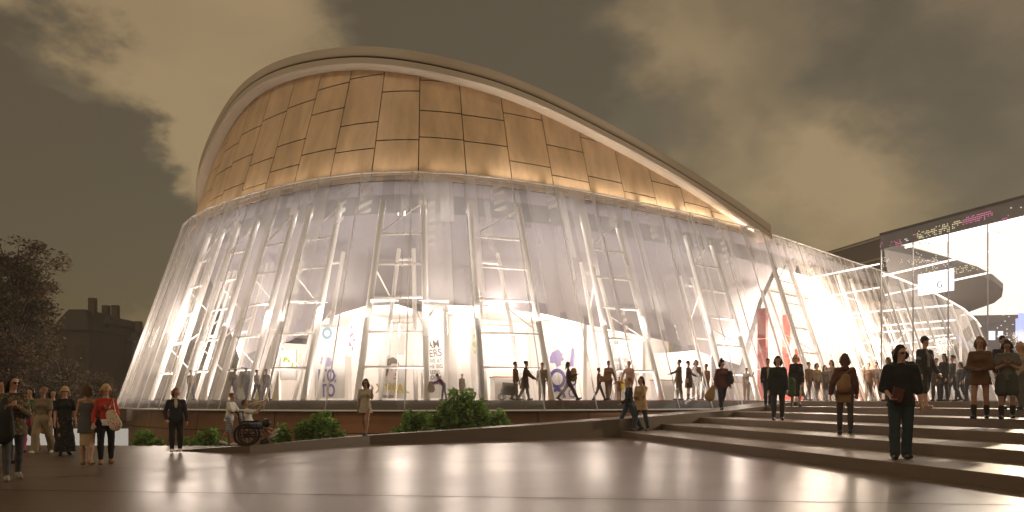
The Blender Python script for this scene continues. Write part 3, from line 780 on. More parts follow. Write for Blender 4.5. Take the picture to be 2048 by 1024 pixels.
class Field:
    def __init__(s, vox): s.vox = vox; s.prims = []; s.cuts = []; s.subs = []
    def cone(s, a, b, ra, rb, k=0.02, sq=(1, 1, 1)):
        s.prims.append((np.array(a, float), np.array(b, float), ra, rb, k, np.array(sq, float))); return s
    def ball(s, a, r, k=0.02, sq=(1, 1, 1)): return s.cone(a, np.array(a, float) + (0, 0, 1e-4), r, r, k, sq)
    def cut(s, n, d): s.cuts.append((np.array(n, float), d)); return s       # keeps n.p < d
    def mesh(s, name, mat, fold=0.0, freq=22.0, seed=0.0):
        lo = np.min([np.minimum(p[0], p[1]) - max(p[2], p[3]) * np.max(p[5]) for p in s.prims], 0) - 3 * s.vox
        hi = np.max([np.maximum(p[0], p[1]) + max(p[2], p[3]) * np.max(p[5]) for p in s.prims], 0) + 3 * s.vox
        n = np.maximum(np.ceil((hi - lo) / s.vox).astype(int) + 1, 4)
        D = np.full(n, 0.5, np.float32)
        ax = [(lo[i] + np.arange(n[i]) * s.vox).astype(np.float32) for i in range(3)]
        for a, b, ra, rb, k, sq in s.prims:
            m = (max(ra, rb) * np.max(sq) + k + 4 * s.vox)
            i0 = np.maximum(((np.minimum(a, b) - m - lo) / s.vox).astype(int), 0); i1 = np.minimum(((np.maximum(a, b) + m - lo) / s.vox).astype(int) + 2, n)
            X = (ax[0][i0[0]:i1[0]] / sq[0])[:, None, None]; Y = (ax[1][i0[1]:i1[1]] / sq[1])[None, :, None]; Z = (ax[2][i0[2]:i1[2]] / sq[2])[None, None, :]
            A = a / sq; B = b / sq; ab = B - A; L2 = max(float(ab @ ab), 1e-9)
            px, py, pz = X - A[0], Y - A[1], Z - A[2]
            t = np.clip((px * ab[0] + py * ab[1] + pz * ab[2]) / L2, 0, 1)
            d = np.sqrt((px - t * ab[0]) ** 2 + (py - t * ab[1]) ** 2 + (pz - t * ab[2]) ** 2) - (ra + (rb - ra) * t)
            d = d * float(np.mean(sq))
            sl = (slice(i0[0], i1[0]), slice(i0[1], i1[1]), slice(i0[2], i1[2]))
            D[sl] = smin(D[sl], d, k)
        if fold:
            X, Y, Z = ax[0][:, None, None], ax[1][None, :, None], ax[2][None, None, :]
            D = D + fold * (np.sin(freq * X + 2.2 * np.sin(9 * Z + seed) + seed) * np.sin(freq * 0.8 * Y + 1.7 * np.sin(7 * Z)) * 0.6 + 0.5 * np.sin(freq * 1.1 * Z + 3 * np.sin(11 * X + seed) + 2 * Y * 8))
        for a, b, ra, rb in s.subs:
            X, Y, Z = ax[0][:, None, None], ax[1][None, :, None], ax[2][None, None, :]; ab = b - a
            t = np.clip(((X - a[0]) * ab[0] + (Y - a[1]) * ab[1] + (Z - a[2]) * ab[2]) / float(ab @ ab), 0, 1)
            d = np.sqrt((X - a[0] - t * ab[0]) ** 2 + (Y - a[1] - t * ab[1]) ** 2 + (Z - a[2] - t * ab[2]) ** 2) - (ra + (rb - ra) * t)
            D = np.maximum(D, -d)
        for nn, d0 in s.cuts:
            P = ax[0][:, None, None] * nn[0] + ax[1][None, :, None] * nn[1] + ax[2][None, None, :] * nn[2] - d0
            D = np.maximum(D, P)
        return surface_nets(D.astype(np.float32), lo, s.vox, name, mat)

def surface_nets(D, lo, vox, name, mat):
    S = D < 0
    C = [S[i:S.shape[0] - 1 + i, j:S.shape[1] - 1 + j, k:S.shape[2] - 1 + k] for i in (0, 1) for j in (0, 1) for k in (0, 1)]
    any_ = C[0].copy(); all_ = C[0].copy()
    for c in C[1:]: any_ |= c; all_ &= c
    act = any_ & ~all_
    I = np.argwhere(act)
    idx = np.full(act.shape, -1, np.int32); idx[act] = np.arange(len(I))
    if len(I) == 0: return None
    cor = np.array([(i, j, k) for i in (0, 1) for j in (0, 1) for k in (0, 1)])
    val = np.stack([D[I[:, 0] + c[0], I[:, 1] + c[1], I[:, 2] + c[2]] for c in cor], 1)
    acc = np.zeros((len(I), 3)); cnt = np.zeros(len(I))
    for a in range(8):
        for b in range(a + 1, 8):
            if np.abs(cor[a] - cor[b]).sum() != 1: continue
            va, vb = val[:, a], val[:, b]; x = (va < 0) != (vb < 0)
            t = np.where(x, va / np.where(x, va - vb, 1), 0)
            p = cor[a][None] + t[:, None] * (cor[b] - cor[a])[None]
            acc += np.where(x[:, None], p, 0); cnt += x
    V = (I + acc / cnt[:, None]) * vox + lo
    Fq = []
    for axis in range(3):
        u, v = [(1, 2), (2, 0), (0, 1)][axis]
        n = [slice(None)] * 3; n2 = [slice(None)] * 3; n[axis] = slice(0, -1); n2[axis] = slice(1, None)
        A, B = S[tuple(n)], S[tuple(n2)]; E = np.argwhere(A != B)
        E = E[(E[:, u] > 0) & (E[:, v] > 0) & (E[:, u] < D.shape[u] - 1) & (E[:, v] < D.shape[v] - 1)]
        sg = A[E[:, 0], E[:, 1], E[:, 2]]
        def cell(du, dv):
            q = E.copy(); q[:, u] -= du; q[:, v] -= dv; return idx[q[:, 0], q[:, 1], q[:, 2]]
        q = np.stack([cell(1, 1), cell(0, 1), cell(0, 0), cell(1, 0)], 1)
        q[~sg] = q[~sg][:, ::-1]
        Fq.append(q)
    Fq = np.concatenate(Fq); Fq = Fq[(Fq >= 0).all(1)]
    # two passes of smoothing along the quads
    for lam in (0.5, 0.4):
        sm = np.zeros_like(V); c = np.zeros(len(V))
        for a, b in ((0, 1), (1, 2), (2, 3), (3, 0)):
            np.add.at(sm, Fq[:, a], V[Fq[:, b]]); np.add.at(c, Fq[:, a], 1); np.add.at(sm, Fq[:, b], V[Fq[:, a]]); np.add.at(c, Fq[:, b], 1)
        V = V + lam * (sm / np.maximum(c, 1)[:, None] - V)
    me = bpy.data.meshes.new(name)
    me.vertices.add(len(V)); me.vertices.foreach_set("co", V.astype(np.float32).ravel())
    me.loops.add(len(Fq) * 4); me.loops.foreach_set("vertex_index", Fq.astype(np.int32).ravel())
    me.polygons.add(len(Fq)); me.polygons.foreach_set("loop_start", np.arange(0, len(Fq) * 4, 4, dtype=np.int32))
    me.polygons.foreach_set("use_smooth", np.ones(len(Fq), bool))
    me.update(calc_edges=True); me.validate()
    me.materials.append(mat); return me

_cm = {}
def cloth(col, kind='plain', col2=None, rough=0.85):
    key = (tuple(col), kind, tuple(col2) if col2 else None, rough)
    if key in _cm: return _cm[key]
    if kind == 'plain': m = solid('cloth_%d' % len(_cm), col, rough, 0, 0.22, 9, bump=0.25, spec=0.25)
    else:
        m, nt, out = nodes('cloth_%d' % len(_cm)); bs = N(nt, "ShaderNodeBsdfPrincipled"); bs.inputs["Roughness"].default_value = rough; bs.inputs["Specular IOR Level"].default_value = 0.2
        tc = N(nt, "ShaderNodeTexCoord")
        if kind == 'plaid':
            w1 = N(nt, "ShaderNodeTexWave", Scale=5.5); w1.bands_direction = 'Z'; w2 = N(nt, "ShaderNodeTexWave", Scale=5.5); w2.bands_direction = 'X'
            L(nt, tc.outputs["Object"], w1.inputs[0]); L(nt, tc.outputs["Object"], w2.inputs[0])
            mu = N(nt, "ShaderNodeMath", operation='MULTIPLY'); L(nt, w1.outputs["Fac"], mu.inputs[0]); L(nt, w2.outputs["Fac"], mu.inputs[1]); fac = mu.outputs[0]
        else:                                              # floral / mottled print
            v = N(nt, "ShaderNodeTexVoronoi", Scale=26.0); L(nt, tc.outputs["Object"], v.inputs["Vector"])
            mr = N(nt, "ShaderNodeMapRange"); mr.inputs[1].default_value = 0.25; mr.inputs[2].default_value = 0.38; mr.inputs[3].default_value = 1; mr.inputs[4].default_value = 0; L(nt, v.outputs["Distance"], mr.inputs[0]); fac = mr.outputs[0]
        L(nt, mix_col(nt, fac, col, col2), bs.inputs["Base Color"]); L(nt, bs.outputs[0], out.inputs[0])
    _cm[key] = m; return m
SKIN = {}
def skin(tone):
    if tone not in SKIN:
        c = {'fair': (0.46, 0.26, 0.18), 'tan': (0.33, 0.18, 0.115), 'dark': (0.14, 0.075, 0.05)}[tone]
        m = solid('skin_' + tone, c, 0.5, 0, 0.08, 14, spec=0.4); SKIN[tone] = m
    return SKIN[tone]
HAIR = {'dark': (0.025, 0.016, 0.012), 'brown': (0.085, 0.042, 0.022), 'blonde': (0.50, 0.34, 0.17), 'lightbrown': (0.22, 0.12, 0.06), 'red': (0.22, 0.075, 0.03), 'grey': (0.3, 0.28, 0.26)}
def hairmat(c): return cloth(HAIR[c], rough=0.5)

def rot_dir(flex, abd, side):
    """unit vector of a limb hanging down, swung forward by flex and outward by abd (degrees)"""
    f, a = R(flex), R(abd)
    return np.array([side * math.sin(a), math.sin(f) * math.cos(a), -math.cos(f) * math.cos(a)])

def skeleton(P):
    h = P.get('h', 1.72); fem = P.get('sex', 'f') == 'f'
    J = {'h': h, 'fem': fem}
    lean = R(P.get('lean', 0))                             # torso forward lean
    legs = P.get('legs', (4, 2, -4, 4))                    # right flex, right knee, left flex, left knee
    hipx = 0.052 * h if fem else 0.05 * h
    hip = np.array([0, 0, 0.525 * h])
    for sd, nm, (fl, kn) in ((1, 'R', legs[:2]), (-1, 'L', legs[2:])):
        a = hip + np.array([sd * hipx, 0, 0]); k = a + rot_dir(fl, P.get('spread', 2), sd) * 0.245 * h
        an = k + rot_dir(fl - kn, 0, sd) * 0.24 * h
        J['hip' + nm], J['knee' + nm], J['ank' + nm] = a, k, an
        pitch = fl - kn                                     # foot turns with the shank when trailing
        fd = np.array([sd * 0.12, math.cos(R(min(0, pitch + 12) if pitch < -12 else max(0, pitch - 8))), math.sin(R(min(0, pitch + 12) if pitch < -12 else max(0, pitch - 8)))])
        if 'toe' in P: fd = np.array([sd * 0.1, math.cos(R(P['toe'])), math.sin(R(P['toe']))])
        J['toe' + nm] = an + fd * 0.095 * h + np.array([0, 0, -0.022 * h]); J['heel' + nm] = an - fd * 0.03 * h + np.array([0, 0, -0.026 * h])
    def up(z, y=0, x=0):                                    # torso point at height fraction z, leaning about the hip
        d = z * h - hip[2]; return np.array([x, hip[1] + d * math.sin(lean) + y * math.cos(lean), hip[2] + d * math.cos(lean) - y * math.sin(lean)])
    J['hip'] = hip; J['waist'] = up(0.615); J['chest'] = up(0.725); J['neck'] = up(0.835, -0.006 * h)
    shx = 0.086 * h if fem else 0.103 * h
    for sd, nm in ((1, 'R'), (-1, 'L')):
        s_ = up(0.797, -0.004 * h, sd * shx); J['sho' + nm] = s_
        fl, ab, el, tw = P.get('arm' + nm, (4, 8, 14, 0))   # flex, abduction, elbow bend, inward turn of the forearm
        d = rot_dir(fl, ab, sd); e = s_ + d * 0.175 * h
        fwd = rot_dir(fl + el, ab * 0.4, sd)
        ci, si = math.cos(R(sd * tw)), math.sin(R(sd * tw)); fwd = np.array([fwd[0] * ci - fwd[1] * si, fwd[0] * si + fwd[1] * ci, fwd[2]])
        w = e + fwd * 0.148 * h
        J['elb' + nm], J['wri' + nm], J['hd' + nm] = e, w, fwd
    hp_ = R(P.get('nod', 4)) + lean; hy = R(P.get('look', 0))
    J['hy'] = hy; J['hp'] = hp_
    Rm = np.array(Matrix.Rotation(hy, 3, 'Z') @ Matrix.Rotation(-hp_, 3, 'X'))
    J['HR'] = Rm; J['head0'] = J['neck'] + np.array([0, math.sin(lean) * 0.03 * h, 0.055 * h])
    mz = min(J['ankR'][2], J['ankL'][2]) - 0.046 * h
    if P.get('seated'): mz = min(J['heelR'][2], J['heelL'][2]) - 0.02 * h
    J['dz'] = -mz
    for k_, v in J.items():
        if isinstance(v, np.ndarray) and v.shape == (3,) and k_ not in ('hdR', 'hdL'): v[2] -= mz
    return J
def hd(J, x, y, z):                                        # head-local point, in fractions of the height
    return J['head0'] + J['HR'] @ (np.array([x, y, z]) * J['h'])

def body_field(J, vox, fingers):
    h, fem = J['h'], J['fem']; f = Field(vox)
    tb = 1.0 if fem else 1.12
    f.cone(J['waist'], J['chest'], .052 * h * tb, .064 * h * tb, .03 * h, (1.12, .78, 1)).cone(J['hip'] + (0, 0, .01 * h), J['waist'], .066 * h if fem else .06 * h, .052 * h * tb, .03 * h, (1.15, .85, 1))
    f.cone(J['chest'] + (0, 0, .0), J['neck'] - (0, 0, .045 * h), .061 * h * tb, .032 * h, .03 * h, (1.15, .72, 1))
    for nm in 'RL': f.cone(J['neck'] - (0, 0, .010 * h), J['sho' + nm], .026 * h, .023 * h, .02 * h)
    if fem:
        for sd in (-1, 1): f.ball(J['chest'] + np.array([sd * .034 * h, .042 * h, .012 * h]), .027 * h, .02 * h)
    f.cone(J['neck'] - (0, 0, .02 * h), J['head0'] + (0, 0, .01 * h), .031 * h, .027 * h, .015 * h)
    # head: cranium, jaw, brow, nose, chin, ears
    f.ball(hd(J, 0, -.008, .068), .049 * h, .012 * h, (.86, 1.06, 1.08)); f.cone(hd(J, 0, .012, .018), hd(J, 0, .012, .05), .027 * h, .036 * h, .016 * h, (.95, 1, 1))
    f.ball(hd(J, 0, .034, .0), .012 * h, .014 * h); f.cone(hd(J, 0, .041, .048), hd(J, 0, .052, .03), .0055 * h, .0085 * h, .008 * h); f.cone(hd(J, -.02, .036, .062), hd(J, .02, .036, .062), .009 * h, .009 * h, .01 * h)
    f.cone(hd(J, -.011, .042, .0165), hd(J, .011, .042, .0165), .0045 * h, .0045 * h, .006 * h)
    for sd in (-1, 1): f.cone(hd(J, sd * .043, -.004, .035), hd(J, sd * .046, -.008, .055), .008 * h, .010 * h, .006 * h, (.6, 1, 1))
    for nm, sd in (('R', 1), ('L', -1)):
        f.cone(J['hip' + nm], J['knee' + nm], .052 * h if fem else .05 * h, .030 * h, .025 * h)
        mid = J['knee' + nm] * .65 + J['ank' + nm] * .35 - np.array([0, .008 * h, 0])
        f.cone(J['knee' + nm], mid, .029 * h, .0315 * h, .015 * h).cone(mid, J['ank' + nm], .0315 * h, .019 * h, .015 * h)
        f.cone(J['heel' + nm], J['toe' + nm], .02 * h, .014 * h, .015 * h, (1, 1, .95)); f.cone(J['ank' + nm], (J['heel' + nm] + J['toe' + nm]) / 2, .019 * h, .018 * h, .015 * h)
        f.cone(J['sho' + nm], J['elb' + nm], .025 * h * (tb ** .7), .021 * h, .02 * h); f.cone(J['elb' + nm], J['wri' + nm], .022 * h, .0145 * h, .012 * h)
        w, d = J['wri' + nm], J['hd' + nm] / np.linalg.norm(J['hd' + nm])
        side = np.cross(d, (0, 0, 1.0)) if abs(d[2]) < .9 else np.array([0, 1.0, 0]) - d * d[1]
        side = side / np.linalg.norm(side); pal = np.cross(side, d)
        if pal[0] * sd > 0 and abs(d[2]) >= .9: pal = -pal
        c = w + d * .045 * h
        for q in (-.5, 0, .5): f.cone(w + d * .012 * h + side * q * .018 * h, c + side * q * .032 * h, .0105 * h, .011 * h, .008 * h)
        if fingers:
            for i, q in enumerate((-.9, -.3, .3, .9)):
                Lf = (.040, .047, .044, .034)[i] * h; b0 = c + side * q * .0185 * h
                b1 = b0 + d * Lf * .5 + pal * .006 * h; b2 = b1 + d * Lf * .4 + pal * .016 * h
                f.cone(b0, b1, .0062 * h, .0055 * h, .003 * h).cone(b1, b2, .0055 * h, .0046 * h, .003 * h)
            t0 = w + d * .02 * h - side * .018 * h; t1 = t0 + d * .022 * h - side * .016 * h + pal * .01 * h
            f.cone(t0, t1, .0085 * h, .0065 * h, .006 * h).cone(t1, t1 + d * .02 * h + pal * .008 * h, .0062 * h, .005 * h, .003 * h)
        else:
            f.cone(c, c + d * .04 * h + pal * .012 * h, .013 * h, .009 * h, .01 * h, (1, 1, 1)); f.cone(w + d * .02 * h, w + d * .05 * h - side * .026 * h + pal * .012 * h, .009 * h, .006 * h, .006 * h)
    return f

def garment_top(J, vox, G):
    h, fem = J['h'], J['fem']; f = Field(vox); e = G.get('loose', .012) * h; tb = 1.0 if fem else 1.12
    f.cone(J['waist'], J['chest'], .054 * h * tb + e, .065 * h * tb + e, .03 * h, (1.13, .82, 1)).cone(J['hip'] - (0, 0, .02 * h), J['waist'], (.068 * h if fem else .063 * h) + e * 1.2, .054 * h * tb + e, .03 * h, (1.15, .87, 1))
    f.cone(J['chest'], J['neck'] - (0, 0, .05 * h), .062 * h * tb + e, .03 * h + e * .6, .03 * h, (1.15, .76, 1))
    if not G.get('strap'):
        for nm in 'RL': f.cone(J['neck'] - (0, 0, .022 * h), J['sho' + nm] - (0, 0, .002 * h), .026 * h + e * .6, .023 * h + e * .6, .02 * h)
    if fem:
        for sd in (-1, 1): f.ball(J['chest'] + np.array([sd * .034 * h, .042 * h, .012 * h]), .028 * h + e, .02 * h)
    sl = G.get('sleeve', 'long')
    for nm in 'RL':
        s_, el, w = J['sho' + nm], J['elb' + nm], J['wri' + nm]
        if sl == 'long': f.cone(s_, el, .025 * h + e * .8, .022 * h + e * .7, .02 * h).cone(el, w - (w - el) * .02, .022 * h + e * .7, .017 * h + e * .6, .012 * h)
        elif sl == 'half': f.cone(s_, el, .029 * h + e, .024 * h + e, .02 * h).cone(el, el + (w - el) * .22, .022 * h + e * .7, .022 * h + e * .6, .01 * h)
        elif sl == 'short': f.cone(s_, s_ + (el - s_) * .62, .029 * h + e, .027 * h + e * 1.3, .02 * h)
    hem = G.get('hem', .5) * h + J['dz'] if False else G.get('hem', .5) * h
    if hem < .5 * h: f.cone(J['hip'], np.array([J['hip'][0], J['hip'][1] - .01 * h, hem]), (.072 if fem else .066) * h + e, G.get('flare', .085) * h + e, .03 * h, (1.15, .9, 1))
    f.cut((0, 0, -1), -hem)
    if G.get('collar'): f.cone(J['neck'] - (0, 0, .025 * h), J['neck'] + (0, 0, .0), .038 * h, .036 * h, .01 * h)
    if G.get('open'):
        q = G['open']; a = J['neck'] + np.array([0, .06 * h, -.02 * h]); c = J['chest'] * (1 - q) + J['hip'] * q + np.array([0, .085 * h, 0]); f.subs.append((a, c, .034 * h, .012 * h if q < .5 else .03 * h))
    if G.get('hood'): f.ball(J['neck'] + np.array([0, -.045 * h, -.005 * h]), .04 * h, .02 * h, (1.3, .8, .9))
    if G.get('strap'): f.cut((0, 0, 1), J['chest'][2] + .055 * h)
    return f
def garment_legs(J, vox, G):
    h, fem = J['h'], J['fem']; f = Field(vox); e = G.get('loose', .008) * h; to = G.get('to', 1.0)
    f.cone(J['hip'] + (0, 0, .05 * h), J['hip'] - (0, 0, .0), (.058 if fem else .06) * h + e, (.069 if fem else .064) * h + e, .02 * h, (1.14, .86, 1))
    for nm in 'RL':
        a, k, an = J['hip' + nm], J['knee' + nm], J['ank' + nm]
        if to <= .5:
            q = a + (k - a) * (to * 2); f.cone(a, q, (.054 if fem else .052) * h + e, .038 * h + e * 2, .02 * h)
        else:
            f.cone(a, k, (.054 if fem else .052) * h + e, .032 * h + e, .02 * h)
            q = k + (an - k) * min(1.0, (to - .5) * 2); m = k * .65 + q * .35 - np.array([0, .006 * h, 0])
            f.cone(k, m, .031 * h + e, .033 * h + e, .012 * h).cone(m, q, .033 * h + e, G.get('cuff', .023) * h + e, .012 * h)
    return f
def garment_skirt(J, vox, G):
    h = J['h']; f = Field(vox); hem = G['hem'] * h; e = G.get('loose', .01) * h
    f.cone(J['waist'] - (0, 0, .02 * h), J['hip'] - (0, 0, .01 * h), .056 * h + e, .07 * h + e, .03 * h, (1.15, .88, 1))
    kn = (J['kneeL'] + J['kneeR']) / 2; c = np.array([kn[0] * .5, kn[1] * .55, hem - .0 * h])
    if hem < .3 * h:
        an = (J['ankL'] + J['ankR']) / 2; c = np.array([an[0] * .5, an[1] * .5, hem])
    f.cone(J['hip'] - (0, 0, .01 * h), c, .072 * h + e, G.get('flare', .1) * h, .03 * h, (1.1, .95, 1)); f.cut((0, 0, -1), -hem)
    return f

def hair_mesh(J, vox, style, nm):
    h = J['h']; f = Field(vox)
    f.ball(hd(J, 0, -.014, .078), .0525 * h, .01 * h, (.9, 1.06, 1.05))
    if style in ('long', 'bob', 'verylong'):
        dn = {'bob': -.012, 'long': -.085, 'verylong': -.16}[style]
        for sd in (-1, 1):
            f.cone(hd(J, sd * .04, -.006, .065), hd(J, sd * .048, -.008, .012), .023 * h, .025 * h, .012 * h)
            q = hd(J, sd * .035, -.02, .01); e = q + np.array([0, -.012 * h, (dn - .01) * h]); f.cone(q, e, .029 * h, .021 * h, .015 * h)
        q = hd(J, 0, -.045, .05); f.cone(q, q + np.array([0, -.012 * h, (dn - .05) * h]), .040 * h, .028 * h, .02 * h, (1.35, .8, 1))
    elif style == 'bun':
        f.ball(hd(J, 0, -.062, .095), .026 * h, .01 * h)
    elif style == 'tail':
        f.cone(hd(J, 0, -.06, .08), hd(J, 0, -.078, .0), .016 * h, .012 * h, .01 * h)
    # keep the face free
    Rm = J['HR']; n = Rm @ np.array([0, 1.0, -0.55 if style != 'fringe' else -.3]); n = n / np.linalg.norm(n)
    p0 = hd(J, 0, .022, .072); 
    me = None
    f.cut(n, float(n @ p0))
    return f.mesh(nm, None, .0012 * 2, 70)

def add(parent, name, me, mat=None):
    if me is None: return None
    if mat is not None:
        me.materials.clear(); me.materials.append(mat)
    o = bpy.data.objects.new(name, me); COL.objects.link(o); o.parent = parent; return o

def person(label, loc, rz, P, wear, group=None, vox=.012, tone='fair', fingers=False):
    J = skeleton(P); h = J['h']; sd_ = random.random() * 9
    body = body_field(J, vox, fingers).mesh('person', skin(tone))
    o = bpy.data.objects.new('person', body); COL.objects.link(o); o.location = loc; o.rotation_euler = (0, 0, R(rz)); tag(o, label, 'person', group)
    gv = vox * 1.12
    for g in wear:
        k = g[0]; mat = g[1]; G = g[2] if len(g) > 2 else {}
        fold = G.get('fold', .0035)
        if k in ('shirt', 'jacket', 'coat', 'dress', 'jumper', 'vest', 'cardigan'): add(o, k, garment_top(J, gv, G).mesh(k, mat, fold, 26, sd_))
        elif k in ('trousers', 'shorts', 'leggings', 'jeans'): add(o, k, garment_legs(J, gv, G).mesh(k, mat, fold * .8, 30, sd_))
        elif k == 'skirt': add(o, k, garment_skirt(J, gv, G).mesh(k, mat, fold * 1.3, 30, sd_))
        elif k in ('shoe', 'boot'):
            for nm in 'RL':
                f = Field(vox); e = .006 * h
                f.cone(J['heel' + nm], J['toe' + nm], .021 * h + e, .015 * h + e, .015 * h); f.cone(J['ank' + nm], (J['heel' + nm] + J['toe' + nm]) / 2, .017 * h + e, .018 * h + e, .015 * h)
                if k == 'boot': f.cone(J['knee' + nm] * .45 + J['ank' + nm] * .55, J['ank' + nm], .029 * h + e, .021 * h + e, .01 * h)
                mz = min(J['heel' + nm][2], J['toe' + nm][2]) - .02 * h
                f.cut((0, 0, -1), -mz)
                add(o, k, f.mesh(k, mat))
        elif k == 'hair': add(o, k, hair_mesh(J, min(vox, .012), G.get('style', 'short'), k), mat)
        elif k in ('bobble_hat', 'cap'):
            f = Field(min(vox, .012)); f.ball(hd(J, 0, -.008, .085), .0545 * h, .01 * h, (.92, 1.06, .95))
            if k == 'bobble_hat': f.ball(hd(J, 0, -.02, .145), .022 * h, .006 * h)
            else:
                f.cone(hd(J, -.018, .05, .083), hd(J, .018, .05, .083), .012 * h, .012 * h, .006 * h, (1, 1, .35)); f.cone(hd(J, -.016, .085, .077), hd(J, .016, .085, .077), .013 * h, .013 * h, .012 * h, (1, 1.4, .35))
            n = J['HR'] @ np.array([0, .12, -1.0]); f.cut(n, float(n @ hd(J, 0, 0, .066))); add(o, k, f.mesh(k, mat))
        elif k == 'sunglasses':
            f = Field(.005)
            for s_ in (-1, 1):
                f.ball(hd(J, s_ * .018, .046, .052), .0125 * h, .003 * h, (1.15, .5, .85)); f.cone(hd(J, s_ * .032, .04, .055), hd(J, s_ * .045, -.004, .052), .003 * h, .003 * h, .003 * h)
            f.cone(hd(J, -.01, .048, .054), hd(J, .01, .048, .054), .0035 * h, .0035 * h, .003 * h); add(o, k, f.mesh(k, mat))
        elif k == 'belt':
            f = Field(.008); f.cone(J['waist'] - (0, 0, .006 * h), J['waist'] + (0, 0, .006 * h), .067 * h, .067 * h, .005, (1.14, .84, 1)); f.cut((0, 0, 1), J['waist'][2] + .01 * h); f.cut((0, 0, -1), -J['waist'][2] + .01 * h); add(o, k, f.mesh(k, mat))
        elif k == 'scarf':
            f = Field(vox); f.cone(J['neck'] - (0, 0, .02 * h), J['neck'] + (0, 0, .012 * h), .044 * h, .04 * h, .01 * h); f.cone(J['neck'] + np.array([.02 * h, .045 * h, -.03 * h]), J['neck'] + np.array([.025 * h, .062 * h, -.14 * h]), .018 * h, .02 * h, .01 * h); add(o, k, f.mesh(k, mat, .002, 40))
    # eyes and mouth
    if fingers:
        b = MB()
        for s_ in (-1, 1): b.lathe([(.0001, .0035 * h), (.004 * h, .002 * h), (.0055 * h, 0), (.004 * h, -.002 * h), (.0001, -.0035 * h)], hd(J, s_ * .0185, .0415, .053), 10)
        e = b.build('eye', EYEM, o)
        b = MB(); b.tube([hd(J, -.012, .0445, .0165), hd(J, 0, .048, .017), hd(J, .012, .0445, .0165)], .0028 * h, 6); b.build('mouth', LIPM, o)
    o['_dz'] = 0
    M4 = Matrix.Translation(Vector(loc)) @ Matrix.Rotation(R(rz), 4, 'Z')
    JW = {k_: M4 @ Vector(v) for k_, v in J.items() if isinstance(v, np.ndarray) and v.shape == (3,) and not k_.startswith('hdL') and not k_.startswith('hdR')}
    del o['_dz']
    return o, J, JW
EYEM = solid('eye_dark', (0.03, 0.02, 0.018), 0.25); LIPM = solid('lips', (0.35, 0.10, 0.08), 0.5)

def bag(label, name, cat, body, rad, mat, strap=None, smat=None, srad=.012, vox=.011, sq=(1, 1, 1), fold=.005, group=None):
    """held or slung bag: its own thing; body = list of points joined by cones, strap = path"""
    c = sum((Vector(p) for p in body), Vector()) / len(body)
    f = Field(vox)
    for i in range(len(body) - 1): f.cone(Vector(body[i]) - c, Vector(body[i + 1]) - c, rad[i], rad[i + 1], .03, sq)
    me = f.mesh(name, mat, fold, 24, 1.0)
    o = bpy.data.objects.new(name, me); COL.objects.link(o); o.location = c; tag(o, label, cat, group)
    if strap:
        b = MB(); b.tube([Vector(p) - c for p in strap], srad, 7); b.build('strap', smat or mat, o)
    return o
# ------------------------------------------------------------------ who stands where (photo column, feet row, distance)
C = cloth
BLACK = C((0.012, 0.012, 0.014)); NAVY = C((0.02, 0.025, 0.04)); JEAN = C((0.04, 0.055, 0.085)); GREY = C((0.10, 0.095, 0.095)); WHITE = C((0.78, 0.76, 0.74)); BEIGE = C((0.42, 0.32, 0.20)); BROWN = C((0.16, 0.075, 0.035))
TANC = C((0.36, 0.22, 0.11)); REDC = C((0.42, 0.045, 0.03)); GREEN = C((0.03, 0.13, 0.07)); PINK = C((0.55, 0.06, 0.16)); OLIVE = C((0.14, 0.13, 0.08)); PURP = C((0.20, 0.06, 0.24)); KHAKI = C((0.26, 0.21, 0.14)); DKRED = C((0.13, 0.035, 0.025))
SHOEB = C((0.015, 0.013, 0.012), rough=.5); SHOEW = C((0.7, 0.68, 0.64), rough=.6); SHOET = C((0.3, 0.17, 0.09), rough=.6); GLASS_D = C((0.008, 0.008, 0.009), rough=.15)
def spot(px, z, Y): return Vector(((px - CX) / F * Y, Y, z))
def face(px, turn): return 180 + turn + math.degrees(math.atan2((px - CX) / F, 1)) * -1
def Yof(py, z): return (EYE - z) * F / (py - HY)
def hof(py0, py1, Y): return (py1 - py0) * Y / F
def who(label, px, Y, z, h, turn, P, wear, **kw):
    P = dict(P); P['h'] = h
    return person(label, spot(px, z, Y), face(px, turn), P, wear, **kw)
WALK = (22, 6, -16, 22); WALK2 = (-16, 22, 22, 6); STEP = (12, 6, -10, 14); STEP2 = (-10, 14, 12, 6); STAND = (2, 1, -2, 3)
fine = dict(vox=.0095, fingers=True); mid = dict(vox=.012); far = dict(vox=.017)

# --- plaza, left
Y = Yof(960, 0)
o, J, W_ = who("woman with dark fringe and sunglasses in mottled shirt hugging a huge black bag", 26, Y, 0, 1.58, 8, dict(sex='f', legs=STEP, armR=(30, 14, 85, 40), armL=(18, 10, 95, 45), look=30, nod=6),
               [('shirt', C((0.10, 0.075, 0.045), 'print', (0.30, 0.23, 0.13)), dict(sleeve='long', loose=.02, hem=.43, flare=.09)), ('leggings', C((0.075, 0.075, 0.085)), dict(loose=.003)), ('shoe', C((0.26, 0.23, 0.18), rough=.7)), ('hair', hairmat('dark'), dict(style='verylong')), ('sunglasses', GLASS_D)], **fine)
cb = W_['waist'] + Vector((0.02, -.26, .02))
bag("huge slouchy black bag hugged against the mottled shirt", 'slouch_bag', 'bag', [cb + Vector((0.03, 0, .22)), cb + Vector((0, 0, 0)), cb + Vector((-.03, .02, -.24))], [.05, .15, .20], C((0.016, 0.015, 0.016), rough=.6), [cb + Vector((.04, 0, .22)), W_['neck'] + Vector((.05, -.12, .0)), W_['shoL'] + Vector((.02, 0, .06))], sq=(1, .5, 1))
who("dark haired person half hidden behind the woman with the huge bag", 3, 14.5, 0, 1.60, 20, dict(sex='f', legs=STEP2), [('jacket', BLACK), ('jeans', NAVY), ('shoe', SHOEB), ('hair', hairmat('dark'), dict(style='long'))], **mid)
